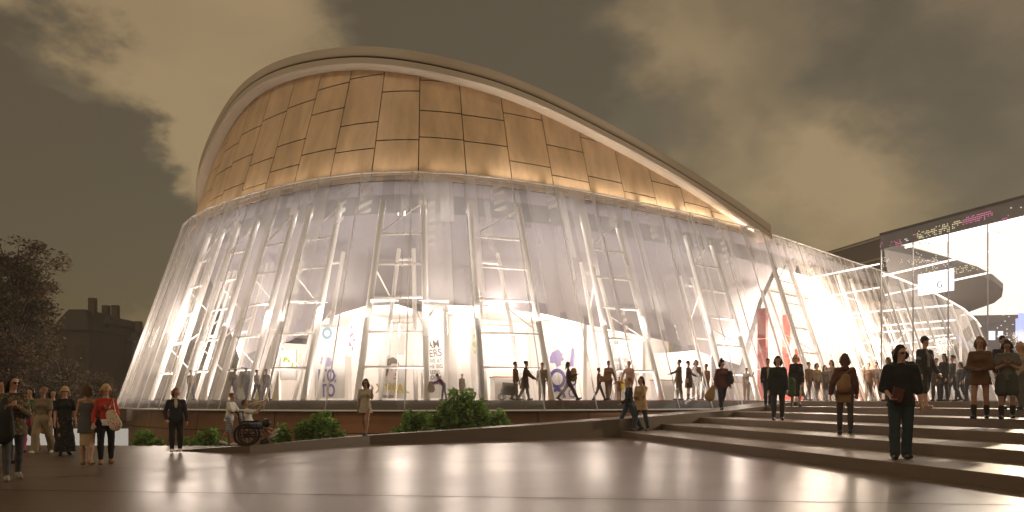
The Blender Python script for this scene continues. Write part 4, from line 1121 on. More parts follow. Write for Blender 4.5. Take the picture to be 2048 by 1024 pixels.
o, J, W_ = who("woman in green top and bright pink trousers walking with a dark handbag", 60, Yof(904, 0), 0, 1.50, -25, dict(sex='f', legs=STEP, armL=(14, 8, 30, 0)), [('shirt', GREEN, dict(sleeve='long')), ('trousers', PINK), ('shoe', SHOEB), ('hair', hairmat('dark'), dict(style='bob'))], **mid)
c = W_['wriL']; bag("dark handbag hanging by the pink trousers", 'handbag', 'bag', [c + Vector((0, -.04, -.16)), c + Vector((0, -.04, -.28))], [.08, .13], C((0.03, 0.025, 0.025)), [c + Vector((-.06, -.04, -.14)), c + Vector((0, -.02, -.02)), c + Vector((.06, -.04, -.14))], sq=(1, .5, 1))
who("woman in loose beige one shoulder jumpsuit striding with bare arms", 86, Yof(906, 0), 0, 1.53, -28, dict(sex='f', legs=(24, 22, -12, 14), armR=(-6, 14, 22, 0), look=-25), [('shirt', C((0.20, 0.155, 0.10)), dict(sleeve='short', loose=.016)), ('trousers', C((0.30, 0.235, 0.16)), dict(loose=.022, cuff=.032)), ('belt', BLACK), ('shoe', SHOEW), ('hair', hairmat('lightbrown'), dict(style='bun'))], tone='tan', **mid)
o, J, W_ = who("dark haired woman in black carrying an orange bag beside the blonde woman", 106, Yof(903, 0) + .3, 0, 1.47, 10, dict(sex='f', legs=STEP, armR=(10, 10, 40, 0)), [('jacket', BLACK), ('jeans', NAVY), ('shoe', SHOEB), ('hair', hairmat('dark'), dict(style='bob'))], **mid)
c = W_['wriR'] + Vector((0, -.1, -.12)); bag("small orange handbag held in front of black clothes", 'handbag', 'bag', [c, c + Vector((.0, 0, -.14))], [.08, .10], C((0.62, 0.30, 0.08)), [c + Vector((-.05, 0, .05)), W_['wriR'], c + Vector((.05, 0, .05))], sq=(1, .55, 1))
who("blonde woman in sunglasses, black cardigan and long black patterned dress", 130, Yof(911, 0), 0, 1.42 * 1.06, 4, dict(sex='f', legs=(10, 5, -8, 10), armR=(6, 12, 18, 0), armL=(6, 12, 18, 0)), [('dress', C((0.02, 0.02, 0.022)), dict(sleeve='none', loose=.014)), ('skirt', C((0.016, 0.016, 0.017), 'print', (0.075, 0.07, 0.06)), dict(hem=.06, flare=.135, fold=.008)), ('cardigan', BLACK, dict(sleeve='long', loose=.012, strap=False, hem=.66)), ('shoe', SHOEB), ('hair', hairmat('blonde'), dict(style='bob')), ('sunglasses', GLASS_D)], **mid)
who("woman seen from behind in grey pinafore over a beige skirt with bare shoulders", 175, Yof(929, 0), 0, 1.50, 165, dict(sex='f', legs=(-8, 10, 8, 4), armL=(12, 14, 60, 30), armR=(2, 10, 12, 0), nod=14, look=25), [('dress', C((0.085, 0.085, 0.085)), dict(sleeve='none', loose=.014, hem=.40, flare=.088, strap=True)), ('skirt', BEIGE, dict(hem=.24, flare=.075)), ('hair', hairmat('brown'), dict(style='long')), ('shoe', SHOET)], **fine)
o, J, W_ = who("woman in red jumper and black trousers looking down, patterned tote on shoulder", 212, Yof(928, 0), 0, 1.50, 6, dict(sex='f', legs=(3, 3, -3, 5), armL=(18, 12, 95, 55), armR=(8, 16, 22, 0), nod=22), [('shirt', WHITE, dict(sleeve='none', loose=.006, hem=.49)), ('jumper', REDC, dict(sleeve='long', loose=.014, hem=.53)), ('trousers', BLACK, dict(loose=.006, to=.93)), ('shoe', SHOET), ('hair', hairmat('blonde'), dict(style='long'))], **fine)
c = W_['wriL'] + Vector((.10, -.02, -.20)); bag("cream tote bag with red flower print on the red jumper's shoulder", 'tote_bag', 'bag', [c + Vector((-.05, 0, .10)), c + Vector((.03, 0, -.08))], [.10, .13], C((0.62, 0.54, 0.42), 'print', (0.5, 0.06, 0.05)), [c + Vector((-.10, 0, .16)), W_['shoL'] + Vector((0, -.02, .05)), c + Vector((.03, 0, .16))], sq=(1, .4, 1))
# --- ramp
who("red haired man in dark suit and white shoes standing with hand in pocket", 352, Yof(904, 0.02), .02, 1.46 * 1.0, 0, dict(sex='m', legs=(3, 2, -2, 2), armR=(-4, 20, 42, 30), armL=(4, 14, 16, 0), look=38), [('shirt', C((0.55, 0.46, 0.38)), dict(loose=.008)), ('jacket', C((0.028, 0.028, 0.034)), dict(loose=.014, hem=.46, flare=.066, open=.25)), ('trousers', C((0.026, 0.026, 0.032)), dict(loose=.01, to=.95)), ('shoe', C((0.82, 0.8, 0.76))), ('hair', hairmat('red'), dict(style='bob'))], **fine)
Yb = 18.3; zb = .115
who("red haired boy in white t-shirt and plaid shorts pushing a wheelchair", 459, Yb + .2, zb, 1.28, 62, dict(sex='m', legs=(14, 4, -14, 18), armR=(24, 6, 34, 0), armL=(24, 6, 34, 0), lean=8), [('shirt', WHITE, dict(sleeve='short', loose=.016, hem=.47)), ('shorts', C((0.42, 0.45, 0.52), 'plaid', (0.12, 0.14, 0.20)), dict(to=.55, loose=.012)), ('shoe', SHOEW), ('hair', hairmat('red'))], **fine)
# wheelchair with its seated player
def wheelchair(px, Y, z, rz):
    w = empty('wheelchair', spot(px, z, Y), R(rz)); tag(w, 'black folding wheelchair with spoked wheels on the ramp', 'wheelchair')
    blk = C((0.012, 0.012, 0.013), rough=.4); st = solid('wheel_chrome', (0.25, 0.25, 0.26), .3, .8); rub = solid('tyre_rubber', (0.015, 0.015, 0.015), .7)
    def circ(c, r, n=28): return [Vector(c) + Vector((0, r * math.cos(2 * PI * i / n), r * math.sin(2 * PI * i / n))) for i in range(n)]
    for sd in (-1, 1):
        b = MB(); b.tube(circ((0, 0, 0), .30), .018, 8, closed=True); t = b.build('wheel', rub, w, (sd * .29, -.08, .31))
        b = MB(); b.tube(circ((0, 0, 0), .275), .012, 6, closed=True); b.build('rim', blk, t)
        b = MB(); b.tube(circ((sd * .03, 0, 0), .25), .008, 6, closed=True); b.build('hand_rim', blk, t)
        b = MB()
        for i in range(8): a = 2 * PI * i / 8; b.tube([(0, 0, 0), (0, .27 * math.cos(a), .27 * math.sin(a))], .012, 5)
        b.tube([(-.03, 0, 0), (.03, 0, 0)], .03, 10); b.build('spoke', blk, t)
        b = MB(); b.tube(circ((0, 0, 0), .075, 16), .018, 6, closed=True); b.tube([(-.015, 0, 0), (.015, 0, 0)], .06, 12); b.build('caster', rub, w, (sd * .22, .38, .093))
        b = MB(); b.tube([(sd * .24, -.2, .2), (sd * .24, -.22, .5), (sd * .24, -.28, .92), (sd * .24, -.38, .93)], .013, 6); b.tube([(sd * .24, -.2, .25), (sd * .24, .34, .25), (sd * .22, .38, .12)], .012, 6); b.tube([(sd * .24, -.22, .5), (sd * .24, .32, .5), (sd * .2, .48, .2)], .012, 6); b.build('frame', blk, w)
        b = MB(); b.tube([(sd * .24, -.38, .93), (sd * .24, -.46, .93)], .018, 8); b.build('push_handle', rub, w)
        b = MB(); b.box((sd * .26, .02, .68), (.06, .34, .04)); b.tube([(sd * .26, -.2, .66), (sd * .26, .2, .66), (sd * .26, .24, .5)], .012, 6); b.build('armrest', blk, w)
        b = MB(); b.box((sd * .12, .54, .14), (.16, .2, .02), Matrix.Rotation(R(12), 3, 'X')); b.build('footrest', blk, w)
    b = MB(); b.box((0, .05, .5), (.46, .46, .05)); b.build('seat', blk, w)
    b = MB(); b.box((0, -.24, .72), (.46, .03, .42), Matrix.Rotation(R(8), 3, 'X')); b.build('backrest', blk, w)
    return w
wc = wheelchair(500, Yb, zb, -80); wc.scale = (.88, .88, .88)
fw = Vector((math.cos(R(10)), math.sin(R(10)), 0))          # chair faces along the ramp
pb = spot(500, zb, Yb)
o, J, W_ = person("boy in white t-shirt seated in the wheelchair playing a trumpet", pb + fw * -.02 + Vector((0, 0, .50 - .17)), -80, dict(sex='m', h=1.28, legs=(84, 14, 84, 40), armR=(78, 4, 62, 25), armL=(78, 4, 62, 25), nod=-14, seated=True, lean=-8, toe=30),
                  [('shirt', WHITE, dict(sleeve='short', loose=.014, hem=.30)), ('shorts', C((0.15, 0.19, 0.28)), dict(to=.45, loose=.01)), ('shoe', SHOEW), ('hair', hairmat('brown'), dict(style='short'))], **fine)
# sit him down: hips onto the seat
dz = (pb.z + .505) - W_['hip'].z
o.location.z += dz
W_ = {k: v + Vector((0, 0, dz)) for k, v in W_.items()}
hdw = o.location + Matrix.Rotation(R(-80), 3, 'Z') @ Vector(hd(J, 0, .055, .014))
br_ = solid('brass', (0.75, 0.60, 0.36), .25, .9)
d = (Vector((W_['wriR']) + W_['wriL']) / 2 + fw * .08 - hdw); d = (fw + Vector((0, 0, .28))).normalized()
b = MB(); b.tube([Vector((0, 0, 0)), d * .34, d * .42, d * .47], [.009, .012, .03, .062], 12); 
for k in range(3): b.tube([d * (.14 + .03 * k) + Vector((0, 0, -.05)), d * (.14 + .03 * k) + Vector((0, 0, .04))], .011, 6)
b.tube([d * .08, d * .08 + Vector((0, 0, -.06)), d * .28 + Vector((0, 0, -.06)), d * .28], .008, 6)
tag(b.build('trumpet', br_, loc=hdw), 'brass trumpet raised to the lips of the seated boy', 'trumpet')
pbq = at(533, 846, Yb - .1)
f = Field(.009); f.ball((0, 0, 0), .105, .01); me = f.mesh('ball', C((0.015, 0.015, 0.016), rough=.45)); bo = bpy.data.objects.new('ball', me); COL.objects.link(bo); bo.location = pbq; tag(bo, 'round black ball with a white cap balanced on the knees of the seated boy', 'ball')
f = Field(.008); f.ball((-.015, 0, .075), .05, .01, (1, 1, .7)); add(bo, 'white_patch', f.mesh('white_patch', WHITE))
Yw = 21.2
who("long haired woman in pale belted dress walking up the ramp, hand to cheek", 731, Yw, .22, 1.62, -20, dict(sex='f', legs=(-16, 14, 20, 4), armL=(40, 22, 135, 30), armR=(-4, 12, 14, 0)), [('dress', C((0.46, 0.40, 0.31)), dict(sleeve='short', loose=.012, hem=.40, flare=.095)), ('belt', BLACK), ('shoe', SHOEB), ('hair', hairmat('brown'), dict(style='long')), ('sunglasses', GLASS_D)], tone='tan', **fine)
# --- stairs
z1 = RISE
o, J, W_ = who("person in dark navy coat walking arm in arm on the lowest step", 1258, 25.6, z1, 1.84, -75, dict(sex='m', legs=(26, 4, -20, 14), armR=(-14, 10, 30, 0), armL=(16, 8, 40, 0), look=-10), [('coat', C((0.016, 0.018, 0.024)), dict(loose=.018, hem=.44, flare=.075)), ('jeans', JEAN), ('shoe', SHOEB), ('hair', hairmat('red'), dict(style='short'))], **mid)
who("dark haired woman in buttoned tan coat close beside the navy coat on the lowest step", 1282, 25.3, z1, 1.84, -28, dict(sex='f', legs=(20, 4, -14, 10), armL=(44, 10, 125, 35), armR=(10, 6, 90, 40)), [('coat', C((0.42, 0.29, 0.16)), dict(loose=.022, hem=.38, flare=.098)), ('jeans', C((0.03, 0.045, 0.06))), ('shoe', SHOEB), ('hair', hairmat('dark'), dict(style='long'))], **mid)
o, J, W_ = who("woman in black bobble hat and dark red plaid coat at the ramp's head", 1444, 28.7, .86, 1.93, 20, dict(sex='f', legs=(18, 4, -18, 26), armR=(0, 16, 24, 0), armL=(-4, 14, 30, 0), look=20), [('coat', C((0.12, 0.03, 0.02), 'plaid', (0.03, 0.02, 0.02)), dict(loose=.02, hem=.44, flare=.085)), ('jeans', NAVY), ('shoe', SHOEB), ('bobble_hat', BLACK), ('hair', hairmat('dark'), dict(style='bob'))], **mid)
c = W_['wriR'] + Vector((-.12, -.05, -.18)); bag("brown paper carrier bag swinging beside the plaid coat", 'carrier_bag', 'bag', [c + Vector((0, 0, .1)), c + Vector((-.12, 0, -.22))], [.10, .20], TANC, [c + Vector((0, 0, .12)), W_['wriR']], sq=(1, .5, 1))
c = W_['hip'] + Vector((.28, 0, .28)); bag("black rucksack at the hip of the plaid coat", 'rucksack', 'bag', [c + Vector((0, 0, .12)), c + Vector((.02, 0, -.14))], [.13, .16], C((0.02, 0.018, 0.018)), [c + Vector((0, 0, .2)), W_['shoL'] + Vector((0, 0, .06))])
who("long haired woman all in black descending the middle steps", 1556, 23.6, .6, 2.0, 0, dict(sex='f', legs=(14, 8, -8, 8), armR=(4, 12, 18, 0), armL=(4, 12, 18, 0), nod=14), [('coat', C((0.012, 0.016, 0.014)), dict(loose=.022, hem=.40, flare=.1)), ('leggings', C((0.03, 0.03, 0.032))), ('boot', SHOEB), ('hair', hairmat('dark'), dict(style='verylong'))], **mid)
o, J, W_ = who("blonde woman with sunglasses in a black dress walking on the platform beside the black coat", 1592, 27.0, 1.0, 1.86, 6, dict(sex='f', legs=STEP2, armL=(4, 10, 14, 0)), [('dress', C((0.012, 0.012, 0.013)), dict(sleeve='long', loose=.016, hem=.2, flare=.1)), ('shoe', SHOEB), ('hair', hairmat('blonde'), dict(style='bob')), ('sunglasses', GLASS_D)], **mid)
c = W_['wriR'] + Vector((-.02, -.18, -.1)); bag("dark green shopping bag held by the blonde woman in black", 'shopping_bag', 'bag', [c + Vector((0, 0, .1)), c + Vector((0, 0, -.28))], [.16, .17], C((0.04, 0.075, 0.025)), [c + Vector((0, 0, .2)), W_['wriR']], sq=(1, .5, 1))
who("slim man in open dark jacket behind the woman in black", 1536, 28.6, 1.0, 1.8, 10, dict(sex='m', legs=STEP), [('shirt', C((0.3, 0.24, 0.18)), dict(loose=.008)), ('jacket', BLACK, dict(loose=.014, open=.9)), ('jeans', NAVY), ('shoe', SHOEB), ('hair', hairmat('dark'))], **mid)
o, J, W_ = who("hooded woman in brown jacket and tan skirt climbing the steps, seen from behind", 1690, 18.2, .4, 1.92, 182, dict(sex='f', legs=(-6, 12, 5, 8), armL=(-4, 20, 12, 0), armR=(6, 12, 24, 0), nod=12), [('jacket', C((0.105, 0.04, 0.022)), dict(loose=.024, hem=.50, hood=True)), ('skirt', C((0.22, 0.12, 0.045)), dict(hem=.40, flare=.085)), ('leggings', C((0.05, 0.04, 0.04)), dict(loose=.002)), ('boot', SHOEB), ('hair', hairmat('brown'), dict(style='long'))], **fine)
c = W_['hip'] + Vector((-.10, -.20, .24)); bag("tan leather shoulder bag on the back of the brown jacket", 'shoulder_bag', 'bag', [c + Vector((.03, 0, .1)), c + Vector((-.02, 0, -.08))], [.11, .18], C((0.27, 0.15, 0.07), rough=.6), [c + Vector((0, 0, .2)), W_['shoR'] + Vector((-.02, -.05, .07)), W_['shoR'] + Vector((0, .04, .07))], sq=(1, .6, 1))
o, J, W_ = who("man in sunglasses and black shirt with rolled sleeves carrying a book down the steps", 1802, 13.0, .2, 1.94, 14, dict(sex='m', legs=(6, 4, -4, 6), armR=(2, 14, 58, 20), armL=(2, 12, 16, 0), look=22), [('shirt', C((0.014, 0.013, 0.015)), dict(sleeve='half', loose=.02, hem=.47, collar=True)), ('jeans', C((0.028, 0.042, 0.055)), dict(loose=.012, cuff=.03)), ('shoe', SHOEB), ('hair', hairmat('dark'), dict(style='bob')), ('sunglasses', GLASS_D)], **fine)
b = MB(); b.box((0, 0, 0), (.17, .05, .23), Matrix.Rotation(R(14), 3, 'Y')); bk = b.build('book', C((0.10, 0.03, 0.025)), loc=W_['wriR'] + Vector((.07, -.10, .03)))
b = MB(); b.box((.005, 0, .004), (.168, .035, .222), Matrix.Rotation(R(14), 3, 'Y')); b.build('pages', C((0.55, 0.5, 0.42)), bk); tag(bk, 'thick dark red book held at the hip of the man in sunglasses', 'book')
who("person in dark cap directly behind the man with the book", 1806, 17.5, .6, 1.84, 0, dict(sex='m', legs=STEP), [('jacket', C((0.02, 0.018, 0.02))), ('jeans', NAVY), ('shoe', SHOEB), ('hair', hairmat('dark'), dict(style='bob')), ('cap', C((0.03, 0.03, 0.035)))], **mid)
who("man in baseball cap, open dark jacket and shorts turning away at the top steps", 1850, 21.0, 1.0, 1.98, 50, dict(sex='m', legs=(10, 4, -8, 16), armR=(2, 10, 18, 0), armL=(4, 10, 30, 0), look=45), [('shirt', C((0.22, 0.20, 0.17)), dict(loose=.008, sleeve='short')), ('jacket', C((0.02, 0.021, 0.024)), dict(loose=.018, hem=.48, open=.9)), ('shorts', C((0.02, 0.02, 0.024)), dict(to=.62, loose=.014)), ('shoe', SHOET), ('hair', hairmat('dark')), ('cap', C((0.02, 0.028, 0.024)))], **mid)
who("fair haired woman in rust coloured belted dress coming down the upper steps", 1960, 16.9, .8, 1.83, -6, dict(sex='f', legs=(10, 10, -6, 8), armR=(10, 12, 70, 45), armL=(10, 12, 70, 45), nod=6), [('dress', C((0.115, 0.05, 0.022)), dict(sleeve='long', loose=.016, hem=.42, flare=.1)), ('belt', C((0.03, 0.015, 0.01))), ('boot', SHOEB), ('hair', hairmat('lightbrown'), dict(style='long'))], tone='tan', **fine)
who("person in mottled t-shirt and shorts with folded arms beside the rust dress", 2014, 16.7, .8, 1.74, 0, dict(sex='f', legs=(2, 2, 10, 24), armR=(26, 10, 88, 62), armL=(24, 10, 92, 62), nod=28), [('shirt', C((0.10, 0.095, 0.075), 'print', (0.16, 0.14, 0.10)), dict(sleeve='short', loose=.02, hem=.5)), ('shorts', C((0.05, 0.055, 0.045)), dict(to=.34, loose=.02)), ('boot', SHOEB), ('hair', hairmat('dark'), dict(style='bob'))], tone='tan', **fine)
who("man in dark purple jacket behind the folded arms", 2006, 18.6, 1.0, 1.80, 30, dict(sex='m', legs=STEP), [('jacket', C((0.035, 0.02, 0.045))), ('jeans', NAVY), ('shoe', SHOEB), ('hair', hairmat('dark'))], tone='tan', **mid)
who("blonde person in pale top at the very edge of the steps", 2040, 18.4, 1.0, 1.64, -30, dict(sex='f', legs=STEP2), [('shirt', C((0.35, 0.27, 0.19))), ('jeans', C((0.10, 0.09, 0.08))), ('shoe', SHOEB), ('hair', hairmat('blonde'), dict(style='long'))], **mid)
# --- dark visitors in front of and inside the hall
rnd = random.Random(4)
for i, (px, Y, hh, lb, sx, st, top) in enumerate([(1888, 27.5, 1.72, "shadowy woman in long black coat outside the hall glass", 'f', 'long', (.015, .014, .015)), (1905, 29.5, 1.80, "shadowy man in charcoal jumper outside the hall glass", 'm', 'short', (.04, .035, .033)), (1872, 31, 1.75, "shadowy man in brown jacket near the hall corner", 'm', 'short', (.06, .04, .03)),
                                               (1920, 33, 1.70, "shadowy woman in grey jacket by the hall glass", 'f', 'bob', (.05, .05, .05)), (1775, 30, 1.72, "shadowy woman in dark brown coat at the hall corner column", 'f', 'long', (.05, .03, .02)), (1940, 31, 1.76, "shadowy person in navy top behind the rust dress", 'm', 'short', (.02, .025, .04))]):
    who(lb, px, Y, FL if Y > 99 else 1.2, hh, rnd.uniform(-90, 90), dict(sex=sx, legs=STEP if i % 2 else STAND), [('coat' if i % 2 == 0 else 'jacket', C(top), dict(hem=.36 if i % 2 == 0 else .5)), ('trousers', NAVY), ('shoe', SHOEB), ('hair', hairmat('dark'), dict(style=st))], group='people outside the hall', **far)
# --- visitors behind the milky glass
def inside(label, px, hpx, turn, P, wear, off=2.85, **kw):
    s = s_at(px, off); p = cv(s, off); Y = p[1]; P = dict(P); P['h'] = hpx * Y / F
    kw.setdefault('vox', .017)
    return person(label, (p[0], p[1], FL), face(px, turn), P, wear, group='visitors inside the arena', **kw)
o, J, W_ = inside("visitor in purple top and jeans bending over a bag behind the large bush", 888, 56, -80, dict(sex='m', legs=(10, 4, -6, 6), lean=38, armR=(50, 6, 30, 0), armL=(50, 6, 30, 0)), [('shirt', PURP), ('jeans', C((0.08, 0.09, 0.16))), ('shoe', SHOEB), ('hair', hairmat('brown'))])
c = W_['wriR']; bag("brown bag held by the bending visitor in purple", 'handbag', 'bag', [c, c + Vector((0, 0, -.22))], [.1, .16], TANC, [c, c + Vector((0, 0, .1))])
inside("small pale visitor in cream clothes beside the bending visitor", 924, 52, 20, dict(sex='f', legs=STAND), [('shirt', C((.6, .5, .42))), ('trousers', C((.6, .52, .45))), ('shoe', SHOEW), ('hair', hairmat('blonde'))], off=2.7)
inside("visitor in dark brown jacket in front of the pushchair", 1031, 76, 70, dict(sex='m', legs=STEP), [('jacket', BROWN), ('trousers', BROWN), ('shoe', SHOEB), ('hair', hairmat('dark'))])
o, J, W_ = inside("visitor in long dark brown coat leaning over a pushchair", 1050, 78, 78, dict(sex='f', legs=(16, 4, -14, 14), lean=6, armR=(34, 6, 20, 0), armL=(34, 6, 20, 0)), [('coat', C((.085, .045, .025)), dict(hem=.3, flare=.12, loose=.024)), ('trousers', C((.04, .025, .02))), ('boot', SHOEB), ('hair', hairmat('dark'), dict(style='bun'))])
pc = empty('pushchair', W_['hip'] + Vector((-.62, -.08, 0)), R(10)); pc.location.z = FL; tag(pc, 'low dark pushchair in front of the long brown coat', 'pushchair')
b = MB(); b.tube([(-.3, 0, .55), (.2, 0, .55)], [.2, .17], 12); b.build('hood', C((.05, .03, .02)), pc); b = MB(); b.tube([(-.35, 0, .4), (.2, 0, .35)], .17, 10); b.build('seat', C((.04, .025, .02)), pc)
b = MB(); b.tube([(.2, 0, .4), (.5, 0, .95)], .02, 6); b.build('handle', C((.03, .03, .03)), pc)
for x in (-.35, .2):
    for y in (-.2, .2):
        b = MB(); b.tube([Vector((0, .0, .0)) + Vector((.12 * math.cos(a), 0, .12 * math.sin(a))) for a in np.linspace(0, 2 * PI, 16, endpoint=False)], .02, 6, closed=True); b.tube([(0, 0, 0), (0, 0, .3)], .012, 5); b.build('wheel', C((.02, .02, .02)), pc, (x, y, .14))
inside("pale brown visitor half hidden behind a lattice column", 1084, 74, 0, dict(sex='m', legs=STAND), [('jacket', C((.30, .18, .10))), ('trousers', C((.22, .13, .08))), ('shoe', SHOEB), ('hair', hairmat('dark'))], off=2.7)
o, J, W_ = inside("long haired visitor with rucksack striding past the blue ring poster", 1137, 80, 84, dict(sex='f', legs=(30, 2, -28, 12), armR=(30, 10, 80, 20), armL=(-20, 8, 40, 0)), [('jacket', C((.07, .035, .03))), ('jeans', C((.05, .04, .045))), ('boot', SHOEB), ('hair', hairmat('dark'), dict(style='long'))], off=3.0)
c = W_['chest'] + Vector((.22, .0, -.02)); bag("brown rucksack on the striding visitor's back", 'rucksack', 'bag', [c + Vector((0, 0, .14)), c + Vector((0, 0, -.18))], [.12, .15], TANC, [c + Vector((-.05, -.1, .2)), c + Vector((-.2, -.12, .12)), c + Vector((-.1, -.1, -.18))])
o, J, W_ = inside("visitor in brown top carrying a cardboard box", 1198, 66, 80, dict(sex='m', legs=(24, 2, -18, 8), armR=(30, 6, 60, 0), armL=(30, 6, 60, 0)), [('shirt', BROWN), ('trousers', C((.10, .07, .05))), ('shoe', SHOEB), ('hair', hairmat('brown'))], off=3.0)
b = MB(); b.box((0, 0, 0), (.34, .3, .26)); bx_ = b.build('cardboard_box', C((.32, .18, .09)), loc=(W_['wriR'] + W_['wriL']) / 2 + Vector((-.16, -.04, .04))); tag(bx_, 'brown cardboard box in the arms of a walking visitor', 'box')
b = MB(); b.box((0, 0, .132), (.342, .04, .003)); b.build('tape', C((.5, .35, .2)), bx_)
inside("visitor in brown striped clothes holding a child's hand", 1217, 78, 20, dict(sex='f', legs=STEP, armL=(6, 22, 10, 0)), [('shirt', C((.24, .13, .07), 'plaid', (.4, .25, .15))), ('trousers', C((.25, .14, .08))), ('shoe', SHOEB), ('hair', hairmat('dark'), dict(style='bun'))], off=3.0)
inside("small child with raised arms between two visitors", 1238, 46, 0, dict(sex='f', legs=STAND, armR=(10, 62, 10, 0), armL=(10, 62, 10, 0)), [('dress', C((.4, .22, .13)), dict(hem=.38, sleeve='short')), ('shoe', SHOEB), ('hair', hairmat('brown'))], off=3.0)
inside("visitor in pale pink top holding the small child's other hand", 1258, 77, -10, dict(sex='f', legs=STEP2, armR=(6, 26, 10, 0)), [('shirt', C((.55, .36, .30))), ('trousers', C((.45, .3, .22))), ('shoe', SHOEB), ('hair', hairmat('brown'))], off=3.0)
inside("tall visitor in olive suit touching a companion's shoulder", 1358, 80, -70, dict(sex='m', legs=(4, 2, -4, 4), armL=(56, 10, 14, 0), armR=(4, 8, 14, 0)), [('jacket', C((.12, .085, .05)), dict(hem=.42)), ('trousers', C((.11, .08, .05))), ('shoe', SHOEB), ('hair', hairmat('dark'))], off=3.0)
inside("visitor in dark skirt and boots facing the olive suit", 1377, 78, 70, dict(sex='f', legs=STAND, armR=(40, 10, 30, 0)), [('jacket', C((.10, .06, .04))), ('skirt', C((.07, .045, .03)), dict(hem=.32)), ('boot', SHOEB), ('hair', hairmat('dark'))], off=3.0)
inside("visitor in mauve brown coat behind a hanging strip", 1392, 80, 10, dict(sex='f', legs=STAND), [('coat', C((.22, .12, .10)), dict(hem=.34)), ('trousers', C((.25, .15, .11))), ('shoe', SHOEB), ('hair', hairmat('dark'), dict(style='long'))], off=2.7)
inside("visitor in pale brown shirt near the lattice column", 1412, 72, -40, dict(sex='m', legs=STEP, armR=(30, 6, 80, 20)), [('shirt', C((.32, .18, .12))), ('trousers', C((.2, .12, .08))), ('shoe', SHOEB), ('hair', hairmat('brown'))], off=2.8)
inside("small visitor in white shirt deep between two tubes", 1493, 64, 10, dict(sex='f', legs=STAND, armL=(70, 20, 60, 0)), [('shirt', C((.6, .5, .4))), ('trousers', C((.3, .18, .12))), ('shoe', SHOEB), ('hair', hairmat('brown'))], off=2.7)
for px, hpx, lb, c_, sx, st in ((1618, 76, "brown clad visitor beside the red partition", (.14, .075, .04), 'm', 'short'), (1634, 74, "visitor in khaki shirt beside the red partition", (.22, .15, .08), 'f', 'bob'), (1650, 70, "visitor in grey brown coat under the bright entrance lamp", (.12, .09, .07), 'f', 'long'), (1662, 80, "big haired visitor in mottled top under the entrance lamp", (.2, .15, .12), 'f', 'long'),
                                (1737, 74, "visitor in brown coat among the leaning timber slats", (.12, .07, .04), 'm', 'short'), (1752, 76, "visitor in dark jumper near the hall corner glass", (.07, .05, .04), 'm', 'short'), (1600, 66, "short visitor in rust jacket behind the green bag", (.2, .09, .05), 'f', 'bob')):
    inside(lb, px, hpx, rnd.uniform(-60, 60), dict(sex=sx, legs=STEP), [('jacket', C(c_)), ('trousers', C((.08, .05, .035))), ('shoe', SHOEB), ('hair', hairmat('dark'), dict(style=st))], off=3.0)
for px, hpx, lb, c_, sx in ((470, 62, "faint visitor in lilac shirt at the curved end of the lobby", (.35, .3, .4), 'f'), (492, 64, "faint visitor in grey blue jacket at the curved end of the lobby", (.2, .22, .3), 'm'), (514, 60, "faint visitor in white top near a glass case", (.5, .48, .48), 'f'), (533, 62, "faint visitor in dark grey jacket near a glass case", (.14, .14, .18), 'm'), (382, 60, "faint visitor in tan coat at the far curved end", (.35, .28, .2), 'm')):
    inside(lb, px, hpx, rnd.uniform(-60, 60), dict(sex=sx, legs=STEP2), [('jacket', C(c_)), ('trousers', C((.12, .12, .18))), ('shoe', SHOEB), ('hair', hairmat('dark'))], off=2.7)
# ------------------------------------------------------------------ posters in the lobby
VIOL = solid('violet_ink', (0.06, 0.045, 0.26), 0.8); TEAL = solid('teal_ink', (0.12, 0.30, 0.42), 0.6); LILAC = solid('lilac_ink', (0.26, 0.21, 0.44), 0.6); MAG = solid('magenta_ink', (0.45, 0.06, 0.28), 0.6)
YEL = solid('yellow_ink', (0.70, 0.52, 0.02), 0.6); BRN = solid('brown_ink', (0.05, 0.022, 0.012), 0.6); GRN = solid('lime_ink', (0.34, 0.48, 0.02), 0.6); PAPER = solid('paper', (0.80, 0.78, 0.77), 0.7, 0, 0.03); PPINK = solid('pink_paper', (0.78, 0.66, 0.64), 0.7, 0, .04); BLK = solid('black_ink', (0.04, 0.03, 0.03), 0.6); FACEI = solid('pale_print', (0.45, 0.38, 0.34), 0.7)
def poster(label, px0, py0, px1, py1, off=0.3, paper=PAPER, group='posters inside the arena'):
    s0, s1 = s_at(px0, off), s_at(px1, off); a, c = P3(s0, off, 0), P3(s1, off, 0)
    t = (c - a); wid = t.length; t.normalize(); Y0 = (a.y + c.y) / 2
    z1 = EYE - (py0 - HY) / F * Y0; z0 = max(FL + 0.01, EYE - (py1 - HY) / F * Y0)
    e = empty('poster', ((a.x + c.x) / 2, (a.y + c.y) / 2, z0), math.atan2(t.y, t.x)); tag(e, label, 'poster', group)
    b = MB(); b.box((0, 0, (z1 - z0) / 2), (wid, 0.04, z1 - z0)); b.build('board', paper, e)
    b = MB()
    for x in (-wid / 2 + .05, wid / 2 - .05): b.box((x, .06, (z1 - z0) / 2), (.05, .05, z1 - z0))
    b.build('stand', M['steel'], e)
    sm_ = (s0 + s1) / 2; area('poster_fill', P3(sm_, off + 1.5, 5.4), P3(sm_, off, (z0 + z1) / 2), 22, 1.2, 0.2, (1, 0.88, 0.76), 90)  # added fill lamp that brightens the poster front
    return e, wid, z1 - z0
def on(e, x, z): return (x, -0.032, z)
def ptext(e, body, x, z, size, mat, squash=1.0, rot=0, bold=0.012):
    t = text(body, size, mat, extrude=0.004, bold=bold); t.parent = e; t.location = on(e, x, z); t.rotation_euler = (R(90), R(rot), 0); t.scale = (squash, 1, 1); return t
